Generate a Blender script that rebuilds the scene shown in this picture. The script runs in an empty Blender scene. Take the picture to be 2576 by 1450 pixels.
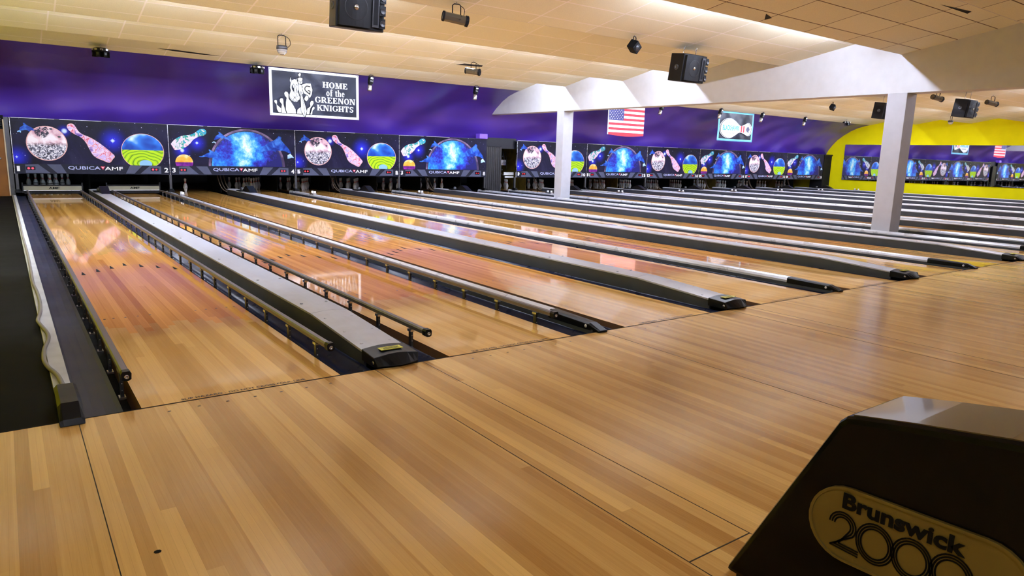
import bpy, bmesh, math, random
from mathutils import Vector, Matrix
random.seed(7)
S = bpy.context.scene
C = S.collection

# ------------------------------------------------------------------ camera, world, exposure
cam_d = bpy.data.cameras.new('camera'); cam = bpy.data.objects.new('camera', cam_d); C.objects.link(cam)
S.camera = cam
F_PX = 1734.757
cam_d.sensor_width = 36; cam_d.lens = F_PX * 36 / 2576; cam_d.clip_start = 0.05; cam_d.clip_end = 200
YAW, PITCH, ROLL = 0.6337, -0.1897, 0.0302
fw = Vector((math.sin(YAW)*math.cos(PITCH), math.cos(YAW)*math.cos(PITCH), math.sin(PITCH)))
r0 = Vector((math.cos(YAW), -math.sin(YAW), 0)); u0 = r0.cross(fw)
rt = math.cos(ROLL)*r0 + math.sin(ROLL)*u0; up = -math.sin(ROLL)*r0 + math.cos(ROLL)*u0
M = Matrix((rt, up, -fw)).transposed().to_4x4(); M.translation = Vector((-0.4594, -3.7534, 1.3098))
cam.matrix_world = M
W = bpy.data.worlds.new('world'); S.world = W; W.use_nodes = True
W.node_tree.nodes['Background'].inputs[0].default_value = (.55, .6, .8, 1)
W.node_tree.nodes['Background'].inputs[1].default_value = .15
S.view_settings.view_transform = 'Standard'; S.view_settings.look = 'None'
S.view_settings.gamma = 1; S.view_settings.use_curve_mapping = False
S.view_settings.exposure = 0.40
S.cycles.max_bounces = 8; S.cycles.diffuse_bounces = 5; S.cycles.glossy_bounces = 4
S.cycles.sample_clamp_indirect = 5; S.cycles.blur_glossy = 0.6
S.cycles.caustics_reflective = True; S.cycles.caustics_refractive = False
TUBE_STRENGTH = 260.0
TUBE_COLOR = (.72, .79, 1.0)

NW = 'zero one two three four five six seven eight nine ten eleven twelve thirteen fourteen fifteen sixteen seventeen eighteen nineteen twenty'.split()

# ------------------------------------------------------------------ materials
def srgb(r, g, b):
    f = lambda c: (c/255/12.92) if c/255 <= .04045 else ((c/255+.055)/1.055)**2.4
    return (f(r), f(g), f(b), 1)
class NT:
    def __init__(s, name):
        s.m = bpy.data.materials.new(name); s.m.use_nodes = True
        s.t = s.m.node_tree; s.b = s.t.nodes['Principled BSDF']
    def n(s, typ, **kw):
        nd = s.t.nodes.new(typ)
        for k, v in kw.items(): setattr(nd, k, v)
        return nd
    def l(s, a, b): s.t.links.new(a, b)
    def put(s, sock, v):
        if isinstance(v, bpy.types.NodeSocket): s.l(v, sock)
        else: sock.default_value = v
    def math(s, op, a, b=0.0, c=None):
        nd = s.n('ShaderNodeMath', operation=op); s.put(nd.inputs[0], a); s.put(nd.inputs[1], b)
        if c is not None: s.put(nd.inputs[2], c)
        return nd.outputs[0]
    def mix(s, f, a, b):
        nd = s.n('ShaderNodeMix', data_type='RGBA'); s.put(nd.inputs[0], f); s.put(nd.inputs[6], a); s.put(nd.inputs[7], b)
        return nd.outputs[2]
    def comb(s, x=0.0, y=0.0, z=0.0):
        nd = s.n('ShaderNodeCombineXYZ'); s.put(nd.inputs[0], x); s.put(nd.inputs[1], y); s.put(nd.inputs[2], z); return nd.outputs[0]
    def obj(s): return s.n('ShaderNodeTexCoord').outputs['Object']
    def xyz(s, v): nd = s.n('ShaderNodeSeparateXYZ'); s.l(v, nd.inputs[0]); return nd.outputs
    def noise(s, v, scale=5, detail=2, rough=.5, dist=0):
        nd = s.n('ShaderNodeTexNoise'); s.l(v, nd.inputs['Vector']); nd.inputs['Scale'].default_value = scale
        nd.inputs['Detail'].default_value = detail; nd.inputs['Roughness'].default_value = rough; nd.inputs['Distortion'].default_value = dist
        return nd.outputs[0]
    def white(s, v):
        nd = s.n('ShaderNodeTexWhiteNoise', noise_dimensions='3D'); s.l(v, nd.inputs['Vector']); return nd.outputs['Value']
    def ramp(s, f, stops, interp='LINEAR'):
        nd = s.n('ShaderNodeValToRGB'); s.l(f, nd.inputs[0]); e = nd.color_ramp.elements; nd.color_ramp.interpolation = interp
        while len(e) < len(stops): e.new(.5)
        for i, (p, c) in enumerate(stops): e[i].position = p; e[i].color = c if len(c) == 4 else (*c, 1)
        return nd.outputs[0]
    def mr(s, v, a, b, c=0.0, d=1.0):
        nd = s.n('ShaderNodeMapRange'); s.put(nd.inputs[0], v); nd.inputs[1].default_value = a; nd.inputs[2].default_value = b
        nd.inputs[3].default_value = c; nd.inputs[4].default_value = d; return nd.outputs[0]
    def bump(s, h, strength=.1, dist=.01):
        nd = s.n('ShaderNodeBump'); s.l(h, nd.inputs['Height']); nd.inputs['Strength'].default_value = strength
        nd.inputs['Distance'].default_value = dist; s.l(nd.outputs[0], s.b.inputs['Normal'])
    def col(s, c): s.put(s.b.inputs['Base Color'], c)
    def rough(s, v): s.put(s.b.inputs['Roughness'], v)

def mat(name, c, rough=.5, metal=0, var=.08, scale=6, spec=.5, bump=0, coat=0):
    m = NT(name); o = m.obj(); n = m.noise(o, scale, 3)
    k = m.mr(n, .3, .7, 1-var, 1+var)
    mul = m.n('ShaderNodeVectorMath', operation='SCALE'); mul.inputs[0].default_value = c[:3]; m.l(k, mul.inputs['Scale'])
    m.col(mul.outputs[0]); m.rough(m.mr(n, .3, .7, max(0, rough-.04), rough+.04)); m.b.inputs['Metallic'].default_value = metal
    m.b.inputs['Specular IOR Level'].default_value = spec
    if coat: m.b.inputs['Coat Weight'].default_value = coat; m.b.inputs['Coat Roughness'].default_value = .05
    if bump: m.bump(m.noise(o, scale*12, 2), bump, .004)
    return m.m

def wood(name, light, dark, rough, zones=None, bs=.03, bw=.0527, seglen=1.1, coat=0.0, spec=.5):
    m = NT(name); geo = m.n('ShaderNodeNewGeometry').outputs['Position']; x, y, z = m.xyz(geo)
    i = m.math('FLOOR', m.math('DIVIDE', x, bw))
    i2 = m.math('FLOOR', m.math('DIVIDE', m.math('ADD', x, .011), bw*2))
    r1 = m.white(m.comb(i, 3.1, 0.0))
    seg = m.math('FLOOR', m.math('DIVIDE', m.math('ADD', y, m.math('MULTIPLY', r1, 9.0)), seglen))
    seg2 = m.math('FLOOR', m.math('DIVIDE', m.math('ADD', y, m.math('MULTIPLY', m.white(m.comb(i2, 9.1, 0.0)), 11.0)), seglen*2.3))
    t = m.white(m.comb(i, seg, 1.7)); t2 = m.white(m.comb(i2, seg2, 5.7))
    tone = m.math('ADD', m.math('MULTIPLY', t, .68), m.math('MULTIPLY', t2, .32))
    grain = m.noise(m.comb(m.math('MULTIPLY', x, 60.0), m.math('MULTIPLY', y, 1.6), t), 1.6, 4, .6, .6)
    tone = m.math('ADD', m.math('MULTIPLY', tone, .8), m.math('MULTIPLY', grain, .3))
    c = m.ramp(tone, [(.18, light), (.5, tuple((a*.6+b*.4) for a, b in zip(light, dark))), (.9, dark)])
    if zones:      # boards change timber at dovetailed joints along the lane
        yj = m.math('ADD', y, m.math('MULTIPLY', m.math('SUBTRACT', m.white(m.comb(i, 0.5, 0.0)), .5), .3))
        for (y0, mul) in zones:
            f = m.math('GREATER_THAN', yj, y0)
            k = m.n('ShaderNodeMix', data_type='RGBA', blend_type='MULTIPLY'); m.l(f, k.inputs[0]); m.l(c, k.inputs[6]); k.inputs[7].default_value = (*mul, 1); c = k.outputs[2]
    wear = m.noise(geo, 1.3, 4, .6)
    edge = m.math('LESS_THAN', m.math('FRACT', m.math('DIVIDE', x, bw*.5)), .035)
    c = m.mix(m.math('MULTIPLY', edge, .25), c, (*[v*.45 for v in dark[:3]], 1))
    m.col(c); m.rough(m.mr(wear, .2, .8, rough*.85, rough*1.25)); m.b.inputs['Specular IOR Level'].default_value = spec
    if coat: m.b.inputs['Coat Weight'].default_value = coat; m.b.inputs['Coat Roughness'].default_value = .04
    m.bump(m.math('ADD', m.math('MULTIPLY', grain, .3), m.math('MULTIPLY', m.noise(geo, 9, 2), .7)), bs, .004)
    return m.m

M_ = {}
M_['approach'] = wood('approach_maple', (.86, .53, .175), (.44, .205, .046), .15, seglen=8.0, spec=.8)
M_['lane'] = wood('lane_maple', (.90, .54, .18), (.54, .265, .065), .045, spec=.36,
                  zones=[(1.75, (1.0, .80, .60)), (5.8, (.84, .98, .95))], seglen=9.0, bs=.006)
M_['lane_side'] = mat('lane_side_wood', (.16, .075, .03), .6)
M_['navy'] = mat('navy_plastic', (.018, .023, .055), .3, var=.15, spec=.35)
M_['belt'] = mat('dark_navy_rubber', (.010, .014, .034), .36, var=.35, scale=3, spec=.12)
M_['cap'] = mat('light_grey_capping', (.50, .51, .56), .32, var=.07, scale=9)
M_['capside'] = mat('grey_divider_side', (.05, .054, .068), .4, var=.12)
M_['blackp'] = mat('black_plastic', (.004, .004, .005), .40, var=.2, spec=.2)
M_['black'] = mat('matte_black', (.003, .003, .004), .7, spec=.15)
M_['pit'] = mat('pit_black', (.004, .004, .005), .9)
M_['alu'] = mat('aluminium', (.52, .52, .56), .28, metal=1, var=.1)
M_['silver'] = mat('bright_rail', (.70, .71, .76), .3, metal=.25, var=.06)
M_['steel'] = mat('dark_steel', (.05, .05, .055), .4, metal=.5, var=.2)
M_['rail'] = mat('taupe_rail', (.15, .13, .15), .38, metal=.2, var=.15)
M_['white'] = mat('white_paint', (.78, .78, .80), .5)
M_['strip'] = mat('white_strip', (.55, .56, .55), .5, var=.12)
M_['conduit'] = mat('grey_conduit', (.22, .20, .17), .5)
def m_purple():
    m = NT('purple_paint'); o = m.obj(); x, y, z = m.xyz(o)
    n = m.noise(o, .5, 2); m.col(m.ramp(n, [(.3, (.052, .018, .29)), (.7, (.068, .025, .37))]))
    m.rough(.36); m.b.inputs['Specular IOR Level'].default_value = 1.0
    w = m.noise(m.comb(m.math('MULTIPLY', x, .75), 0.0, m.math('MULTIPLY', z, 1.2)), 1.0, 0, .4, .0)
    m.bump(w, 1.0, .40); return m.m
M_['purple'] = m_purple()
M_['purplebox'] = mat('violet_box', (.22, .10, .75), .4)
M_['yellow'] = mat('yellow_paint', (.86, .76, .002), .75, var=.04, scale=2, spec=.12)
M_['beam'] = mat('beam_paint', (.59, .60, .625), .6, var=.03)
M_['pillar'] = mat('pillar_paint', (.50, .51, .56), .6, var=.04, bump=.15)
M_['darkfloor'] = mat('dark_floor', (.0035, .0032, .002), .7, var=.6, scale=4, spec=.04)
M_['door'] = mat('brown_door', (.15, .055, .006), .5, var=.2, scale=3, spec=.2)
M_['backwall'] = mat('beige_wall', (.45, .36, .24), .8)
M_['lavwall'] = mat('grey_wall', (.30, .27, .24), .8)
M_['red'] = mat('red_band', (.65, .03, .03), .35)
M_['pinw'] = mat('pin_white', (.80, .80, .82), .25, var=.03)
M_['sticker'] = mat('yellow_sticker', (.72, .68, .05), .5)
M_['ink'] = mat('black_ink', (.004, .004, .004), .7, spec=.08)
M_['wornink'] = mat('worn_ink', (.03, .018, .01), .5, var=.4, scale=30, spec=.2)
M_['grille'] = mat('speaker_grille', (.004, .004, .005), .5, var=.3, scale=60, spec=.2)
M_['woodgrille'] = mat('grooved_black_wood', (.010, .009, .010), .4, var=.4, spec=.3)
M_['ochre'] = mat('ochre_board', (.16, .10, .012), .6, var=.3)
M_['brownrod'] = mat('brown_track', (.06, .035, .018), .5)
M_['cloth'] = mat('black_banner_vinyl', (.004, .005, .014), .34, var=.4, scale=3, spec=.18, bump=.4)
M_['clothw'] = mat('banner_white', (.78, .86, .92), .5, var=.03)
M_['skyblue'] = mat('banner_light_blue', (.16, .50, .85), .5)
M_['flagred'] = mat('flag_red', (.55, .02, .04), .7)
M_['flagwhite'] = mat('flag_white', (.80, .80, .86), .7)
M_['flagblue'] = mat('flag_blue', (.03, .035, .16), .7)
M_['numw'] = mat('number_white', (.9, .9, .92), .4)
M_['logolav'] = mat('logo_lavender', (.42, .45, .72), .4)
M_['logored'] = mat('logo_red', (.70, .04, .10), .4)
M_['footer'] = mat('footer_dark', (.008, .009, .018), .4, spec=.12)
M_['footer2'] = mat('footer_grey', (.06, .068, .115), .4, spec=.2)
M_['bronze'] = mat('bronze_barrel', (.10, .085, .06), .3, metal=.6)
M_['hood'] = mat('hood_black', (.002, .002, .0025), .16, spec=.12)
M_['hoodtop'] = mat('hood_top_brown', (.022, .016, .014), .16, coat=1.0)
M_['gold'] = mat('old_gold_plate', (.13, .085, .018), .35, var=.12)

def emis(name, c, s):
    m = NT(name); m.b.inputs['Base Color'].default_value = (*c[:3], 1)
    m.b.inputs['Emission Color'].default_value = (*c[:3], 1); m.b.inputs['Emission Strength'].default_value = s; return m.m
M_['tube'] = emis('fluorescent_tube_glow', TUBE_COLOR, TUBE_STRENGTH)
M_['led'] = emis('red_led', (1, .05, .08), 1.0)
M_['leddim'] = emis('red_led_dim', (.6, .02, .04), .25)

def m_glass():
    m = NT('clear_dome'); m.b.inputs['Transmission Weight'].default_value = .8; m.b.inputs['Roughness'].default_value = .1
    m.col((.9, .9, .9, 1)); return m.m
M_['glass'] = m_glass()
def m_mirror():
    m = NT('mirror_glass'); m.b.inputs['Metallic'].default_value = 1; m.col((.80, .82, .86, 1))
    m.rough(.015); m.bump(m.noise(m.obj(), .8, 1), .012, .05); return m.m
M_['mirror'] = m_mirror()

def m_ceiling(name, line, lw):
    m = NT(name); uv = m.n('ShaderNodeUVMap', uv_map='UVMap').outputs[0]; x, v, _ = m.xyz(uv)
    gx = m.math('DIVIDE', m.math('ADD', x, 100-10.2+1.22*82-100), 1.22); gy = m.math('DIVIDE', m.math('ADD', v, -.28+6.1), .61)
    def ln(g, w): 
        fr = m.math('FRACT', g); return m.math('LESS_THAN', m.math('MINIMUM', fr, m.math('SUBTRACT', 1.0, fr)), w)
    L = m.math('MAXIMUM', ln(gx, lw/1.22), ln(gy, lw/.61))
    t = m.white(m.comb(m.math('FLOOR', gx), m.math('FLOOR', gy), 2.0))
    spk = m.noise(m.n('ShaderNodeNewGeometry').outputs['Position'], 90, 2)
    k = m.math('ADD', m.mr(t, 0, 1, .93, 1.03), m.mr(spk, .35, .65, -.05, .05))
    mul = m.n('ShaderNodeVectorMath', operation='SCALE'); mul.inputs[0].default_value = (.81, .80, .615); m.l(k, mul.inputs['Scale'])
    m.col(m.mix(L, mul.outputs[0], line)); m.rough(.8)
    m.bump(spk, .15, .004); return m.m
M_['ceil_dark'] = m_ceiling('ceiling_tile_dark_joints', (.13, .09, .05, 1), .009)
M_['ceil_light'] = m_ceiling('ceiling_tile_pale_bars', (.95, .92, .86, 1), .013)

# --- artwork of the masking units
def m_space(name, stars):
    m = NT(name); o = m.obj(); x, y, z = m.xyz(o)
    n = m.noise(o, 1.3, 4, .6, .5)
    c = m.ramp(n, [(.35, (.003, .003, .006)), (.6, (.008, .007, .026)), (.75, (.02, .018, .05))])
    gl = None
    for (u, v, rad, core) in stars:
        d = m.n('ShaderNodeVectorMath', operation='DISTANCE'); m.l(m.comb(x, 0.0, z), d.inputs[0]); d.inputs[1].default_value = (u, 0, v)
        g = m.mr(d.outputs['Value'], 0, rad, 1, 0); g = m.math('POWER', m.math('MAXIMUM', g, 0.0), 2.2)
        c = m.mix(g, c, (.03, .035, .75, 1)); h = m.mr(d.outputs['Value'], 0, core, 1.6, 0)
        dx = m.math('ABSOLUTE', m.math('SUBTRACT', x, u)); dz = m.math('ABSOLUTE', m.math('SUBTRACT', z, v))
        sp = m.math('LESS_THAN', m.math('MULTIPLY', m.math('ADD', dx, .004), m.math('ADD', dz, .004)), .00022*rad/.3)
        sp = m.math('MULTIPLY', sp, m.math('LESS_THAN', d.outputs['Value'], core*2))
        c = m.mix(m.math('MINIMUM', m.math('MAXIMUM', h, m.math('MULTIPLY', sp, .9)), 1.0), c, (.62, .78, 1, 1))
    for sc, th, br in ((9, .085, .8), (17, .07, .45)):
        vo = m.n('ShaderNodeTexVoronoi'); m.l(o, vo.inputs['Vector']); vo.inputs['Scale'].default_value = sc
        k = m.math('LESS_THAN', vo.outputs['Distance'], th)
        k = m.math('MULTIPLY', k, m.math('GREATER_THAN', m.white(vo.outputs['Color']), .55))
        c = m.mix(m.math('MULTIPLY', k, br), c, (.7, .7, 1, 1))
    m.col(c); m.rough(.35); m.b.inputs['Specular IOR Level'].default_value = .10; return m.m
SPACE_A = m_space('space_print_moon', [(2.121, .851, .42, .05), (1.087, 1.053, .2, .07), (.07, .4, .35, .015)])
SPACE_B = m_space('space_print_planet', [(.713, .866, .32, .04), (.331, .655, .3, .06)])
def art(name, fn, rough=.3):
    m = NT(name); o = m.obj(); x, y, z = m.xyz(o); m.col(fn(m, o, x, z)); m.rough(rough); m.b.inputs['Specular IOR Level'].default_value = .2; return m.m
def f_moon(m, o, x, z):
    n = m.noise(o, 3.2, 3, .6, .4); base = m.ramp(n, [(.38, (.5, .22, .32)), (.5, (.78, .55, .62)), (.62, (.92, .85, .9))])
    n2 = m.noise(o, 16, 4, .7, 1.2); sp = m.ramp(n2, [(.42, (.01, .01, .02)), (.5, (.25, .25, .35)), (.58, (.9, .88, .92))])
    low = m.mr(m.math('ADD', z, m.math('MULTIPLY', n, .25)), .80, .90, 1, 0)
    c = m.mix(low, base, sp)
    d = m.n('ShaderNodeVectorMath', operation='DISTANCE'); m.l(o, d.inputs[0]); d.inputs[1].default_value = (.62, 0, 1.02)
    return m.mix(m.math('MULTIPLY', m.math('LESS_THAN', d.outputs['Value'], .15), m.math('GREATER_THAN', n2, .47)), c, (.02, .02, .04, 1))
def f_pina(m, o, x, z):
    n = m.noise(o, 4.5, 3, .6, 1.4); return m.ramp(n, [(.34, (.07, .03, .32)), (.44, (.62, .42, .75)), (.5, (.85, .74, .9)), (.56, (.62, .04, .10)), (.6, (.80, .62, .84)), (.68, (.5, .4, .8))])
def f_pinb(m, o, x, z):
    n = m.noise(o, 3.6, 3, .6, 1.6); t = m.math('ADD', n, m.mr(z, .66, 1.25, -.14, .10))
    return m.ramp(t, [(.3, (.45, .02, .02)), (.38, (.85, .62, .72)), (.46, (.75, .70, .85)), (.52, (.02, .30, .16)), (.6, (.03, .33, .62)), (.7, (.1, .6, .75))])
def f_ball(m, o, x, z):
    n = m.noise(o, 2.2, 2, .5, .3)
    top = m.ramp(m.math('ADD', n, m.mr(z, .65, 1.05, -.15, .10)), [(.3, (.01, .05, .35)), (.5, (.03, .2, .75)), (.58, (.3, .6, .95)), (.66, (.95, 1, .95))])
    d = m.n('ShaderNodeVectorMath', operation='DISTANCE'); m.l(m.comb(x, 0.0, m.math('MULTIPLY', z, 1.5)), d.inputs[0]); d.inputs[1].default_value = (2.85, 0, .42)
    w = m.math('FRACT', m.math('MULTIPLY', m.math('ADD', d.outputs['Value'], m.math('MULTIPLY', n, .35)), 9.0))
    bot = m.ramp(w, [(0, (.02, .07, .01)), (.12, (.28, .55, .01)), (.5, (.52, .75, .01)), (.9, (.30, .6, .02)), (1, (.02, .07, .01))])
    bot = m.mix(m.math('LESS_THAN', d.outputs['Value'], .15), bot, (.25, .5, .75, 1))
    return m.mix(m.math('GREATER_THAN', z, .635), bot, top)
def f_oball(m, o, x, z):
    n = m.noise(o, 5, 2); top = m.ramp(n, [(.35, (.75, .30, .02)), (.55, (.95, .5, .08)), (.7, (1, .85, .5))])
    bot = m.ramp(n, [(.35, (.10, .01, .16)), (.6, (.35, .03, .42))]); return m.mix(m.math('GREATER_THAN', z, .34), bot, top)
def f_planet(m, o, x, z):
    n = m.noise(o, 1.7, 7, .72, .1); d = m.n('ShaderNodeVectorMath', operation='DISTANCE'); m.l(o, d.inputs[0]); d.inputs[1].default_value = (2.05, 0, .75)
    t = m.math('ADD', n, m.mr(d.outputs['Value'], 0, .7, .16, -.08)); t = m.math('ADD', t, m.mr(x, 2.1, 3.0, .04, -.14))
    return m.ramp(t, [(.36, (.012, .012, .11)), (.44, (.03, .03, .42)), (.52, (.02, .18, .72)), (.6, (.08, .45, .85)), (.68, (.4, .8, .95)), (.76, (.95, .97, .85))])
def f_halo(m, o, x, z):
    n = m.noise(o, 2.5, 2); return m.ramp(n, [(.35, (.05, .03, .08)), (.65, (.30, .20, .34))])
def f_dolphin(m, o, x, z):
    n = m.noise(o, 5.5, 2, .5, .5); return m.ramp(n, [(.35, (.005, .02, .22)), (.5, (.012, .07, .45)), (.65, (.06, .22, .70))])
def f_fluke(m, o, x, z):
    n = m.noise(o, 9, 2); return m.ramp(n, [(.35, (.2, .45, .8)), (.65, (.6, .8, .95))])
ART = {k: art('print_'+k, f) for k, f in dict(moon=f_moon, coloured_pin=f_pina, teal_pin=f_pinb, chrome_ball=f_ball, orange_ball=f_oball, planet=f_planet, halo=f_halo, dolphin=f_dolphin, fluke=f_fluke).items()}
ART['rim'] = mat('print_pink_rim', (.75, .42, .40), .3)
ART['hole'] = mat('print_black', (.01, .01, .02), .3)
ART['darkrim'] = mat('print_dark_rim', (.01, .015, .05), .3)

# ------------------------------------------------------------------ geometry helpers
class MB:
    """collects geometry with material slots, builds ONE mesh object"""
    def __init__(s): s.bm = bmesh.new(); s.mats = []
    def mi(s, m):
        if m not in s.mats: s.mats.append(m)
        return s.mats.index(m)
    def poly(s, pts, m, flip=False):
        vs = [s.bm.verts.new(p) for p in (reversed(pts) if flip else pts)]
        try: f = s.bm.faces.new(vs); f.material_index = s.mi(m)
        except ValueError: f = None
        return s
    def box(s, x0, x1, y0, y1, z0, z1, m, mtx=None):
        v = [Vector((x, y, z)) for x in (x0, x1) for y in (y0, y1) for z in (z0, z1)]
        if mtx: v = [mtx @ p for p in v]
        v = [s.bm.verts.new(p) for p in v]; k = s.mi(m)
        for f in ((0,1,3,2),(4,6,7,5),(0,4,5,1),(2,3,7,6),(0,2,6,4),(1,5,7,3)):
            s.bm.faces.new([v[i] for i in f]).material_index = k
        return s
    def prism(s, prof, a0, a1, m, axis='y', cap=True, mtx=None, smooth=False):
        """prof: closed 2D outline; axis y -> (x,z) outline; x -> (y,z) outline; z -> (x,y) outline"""
        f = {'y': lambda p, a: (p[0], a, p[1]), 'x': lambda p, a: (a, p[0], p[1]), 'z': lambda p, a: (p[0], p[1], a)}[axis]
        A = [Vector(f(p, a0)) for p in prof]; B = [Vector(f(p, a1)) for p in prof]
        if mtx: A = [mtx @ p for p in A]; B = [mtx @ p for p in B]
        A = [s.bm.verts.new(p) for p in A]; B = [s.bm.verts.new(p) for p in B]; k = s.mi(m); n = len(prof)
        for i in range(n):
            fc = s.bm.faces.new((A[i], A[(i+1) % n], B[(i+1) % n], B[i])); fc.material_index = k; fc.smooth = smooth
        if cap:
            s.bm.faces.new(list(reversed(A))).material_index = k; s.bm.faces.new(B).material_index = k
        return s
    def lathe(s, prof, m, seg=16, mtx=None, mats=None, smooth=True):
        """prof: (r,z) list about the z axis"""
        rings = []
        for r, z in prof:
            ring = []
            for i in range(seg):
                a = 2*math.pi*i/seg; p = Vector((r*math.cos(a), r*math.sin(a), z)); ring.append(s.bm.verts.new(mtx @ p if mtx else p))
            rings.append(ring)
        for j in range(len(prof)-1):
            k = s.mi(mats[j] if mats else m)
            for i in range(seg):
                fc = s.bm.faces.new((rings[j][i], rings[j][(i+1) % seg], rings[j+1][(i+1) % seg], rings[j+1][i])); fc.material_index = k; fc.smooth = smooth
        return s
    def tube(s, pts, r, m, seg=8, smooth=True):
        pts = [Vector(p) for p in pts]; rings = []; k = s.mi(m); pu = None
        for i, p in enumerate(pts):
            t = (pts[min(i+1, len(pts)-1)] - pts[max(i-1, 0)]).normalized()
            a = Vector((0, 0, 1)) if abs(t.z) < .9 else Vector((1, 0, 0))
            if pu is not None: a = pu
            n1 = (a - t*a.dot(t)).normalized(); pu = n1; n2 = t.cross(n1)
            rr = r[i] if isinstance(r, (list, tuple)) else r
            rings.append([s.bm.verts.new(p + rr*(math.cos(2*math.pi*j/seg)*n1 + math.sin(2*math.pi*j/seg)*n2)) for j in range(seg)])
        for a, b in zip(rings, rings[1:]):
            for j in range(seg):
                f = s.bm.faces.new((a[j], a[(j+1) % seg], b[(j+1) % seg], b[j])); f.material_index = k; f.smooth = smooth
        s.bm.faces.new(list(reversed(rings[0]))).material_index = k; s.bm.faces.new(rings[-1]).material_index = k
        return s
    def mesh(s, me, m, mtx):
        k = s.mi(m); vs = [s.bm.verts.new(mtx @ v.co) for v in me.vertices]
        for p in me.polygons:
            try: s.bm.faces.new([vs[i] for i in p.vertices]).material_index = k
            except ValueError: pass
        return s
    def build(s, name, parent=None, loc=None, bevel=0, fixn=True):
        if fixn: bmesh.ops.recalc_face_normals(s.bm, faces=s.bm.faces)
        me = bpy.data.meshes.new(name); s.bm.to_mesh(me); s.bm.free()
        for m in s.mats: me.materials.append(m)
        o = bpy.data.objects.new(name, me); C.objects.link(o)
        if parent: o.parent = parent
        if loc: o.location = loc
        if bevel:
            b = o.modifiers.new('bevel', 'BEVEL'); b.width = bevel; b.segments = 2; b.limit_method = 'ANGLE'; b.angle_limit = math.radians(40)
        return o
def tag(o, label=None, cat=None, group=None, kind=None):
    if label: o['label'] = label
    if cat: o['category'] = cat
    if group: o['group'] = group
    if kind: o['kind'] = kind
    return o
def thing(name, label, cat, loc=(0, 0, 0), rz=0, group=None):
    o = bpy.data.objects.new(name, None); C.objects.link(o); o.location = loc; o.rotation_euler = (0, 0, rz)
    o.empty_display_size = .1
    return tag(o, label, cat, group)
def dup(root, loc, label=None, group=None, rz=None):
    r = root.copy(); C.objects.link(r); r.location = loc
    if rz is not None: r.rotation_euler = (0, 0, rz)
    if label: r['label'] = label
    if group: r['group'] = group
    for ch in list(root.children):
        c = ch.copy(); C.objects.link(c); c.parent = r
        for g in list(ch.children):
            d = g.copy(); C.objects.link(d); d.parent = c
    return r
_tc = {}
def text_mesh(body, bold=0.0, extrude=0.0, spacing=1.0):
    k = (body, bold, extrude, spacing)
    if k not in _tc:
        cu = bpy.data.curves.new('lettering', 'FONT'); cu.body = body; cu.size = 1; cu.offset = bold; cu.extrude = extrude
        cu.resolution_u = 4; cu.space_character = spacing
        o = bpy.data.objects.new('lettering', cu); C.objects.link(o)
        bpy.context.view_layer.update()
        me = bpy.data.meshes.new_from_object(o.evaluated_get(bpy.context.evaluated_depsgraph_get()))
        bpy.data.objects.remove(o)
        xs = [v.co.x for v in me.vertices]; ys = [v.co.y for v in me.vertices]
        _tc[k] = (me, min(xs), max(xs), min(ys), max(ys))
    return _tc[k]
def put_text(mb, body, m, origin, ux, uy, w, h, bold=0.0, extrude=0.0, spacing=1.0):
    """letters filling the w x h rectangle whose lower left corner is origin, along ux / uy"""
    me, x0, x1, y0, y1 = text_mesh(body, bold, extrude, spacing)
    ux = Vector(ux); uy = Vector(uy); n = ux.cross(uy)
    T = Matrix((ux*(w/(x1-x0)), uy*(h/(y1-y0)), n)).transposed().to_4x4()
    T.translation = Vector(origin)
    mb.mesh(me, m, T @ Matrix.Translation((-x0, -y0, 0)))

# ------------------------------------------------------------------ layout numbers
LW = 1.054; GA = .7527; GB = .5647; PAIR = 2*LW+GA+GB; GAP = 1.3521
LX = []
x = 0.0
for i in range(20):
    if i == 8: x += GAP
    LX.append(x); x += LW + (GA if i % 2 == 0 else GB)
YM = 16.967; ZT = 1.850; ZB = .528; MX0 = -.2432
XL, XR = -2.6, 36.2
EDGES = [-4.65, -2.1, .45, 3.0, 5.55, 8.1, 10.4, 12.85, 15.12]
CZH, CZL = 3.86, 3.41
XB0, XB1 = 13.5, 13.88

# ------------------------------------------------------------------ large structure
b = MB(); b.box(XL, XR, -7, -.006, -.12, 0, M_['approach'])
tag(b.build('floor'), 'blond maple approach boards in front of the foul line', 'floor', kind='structure')
b = MB(); b.box(-.36, XR, -.004, 20.8, -.25, -.16, M_['black'])
tag(b.build('floor_under_lanes'), 'black floor below the lanes', 'floor', kind='structure')
b = MB(); b.box(XL, -.345, -.004, 20.8, -.12, -.015, M_['darkfloor'])
tag(b.build('floor_beside_lanes'), 'dark scuffed floor left of lane 1', 'floor', kind='structure')
# seams and joint lines of the approach
b = MB()
for xs in (-.275, 1.27, 1.60, 3.15, 4.72, 5.02, 8.12, 8.45):
    b.box(xs-.0018, xs+.0018, -7, -.01, .0, .0008, M_['wornink'])
b.box(1.27, 1.60, -2.443, -2.438, 0, .0008, M_['wornink'])
b.box(XL, 15, -.012, -.004, 0, .0009, M_['ink'])
tag(b.build('trim_1'), 'dark joint lines between the approach boards', 'floor joint', kind='structure')
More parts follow.
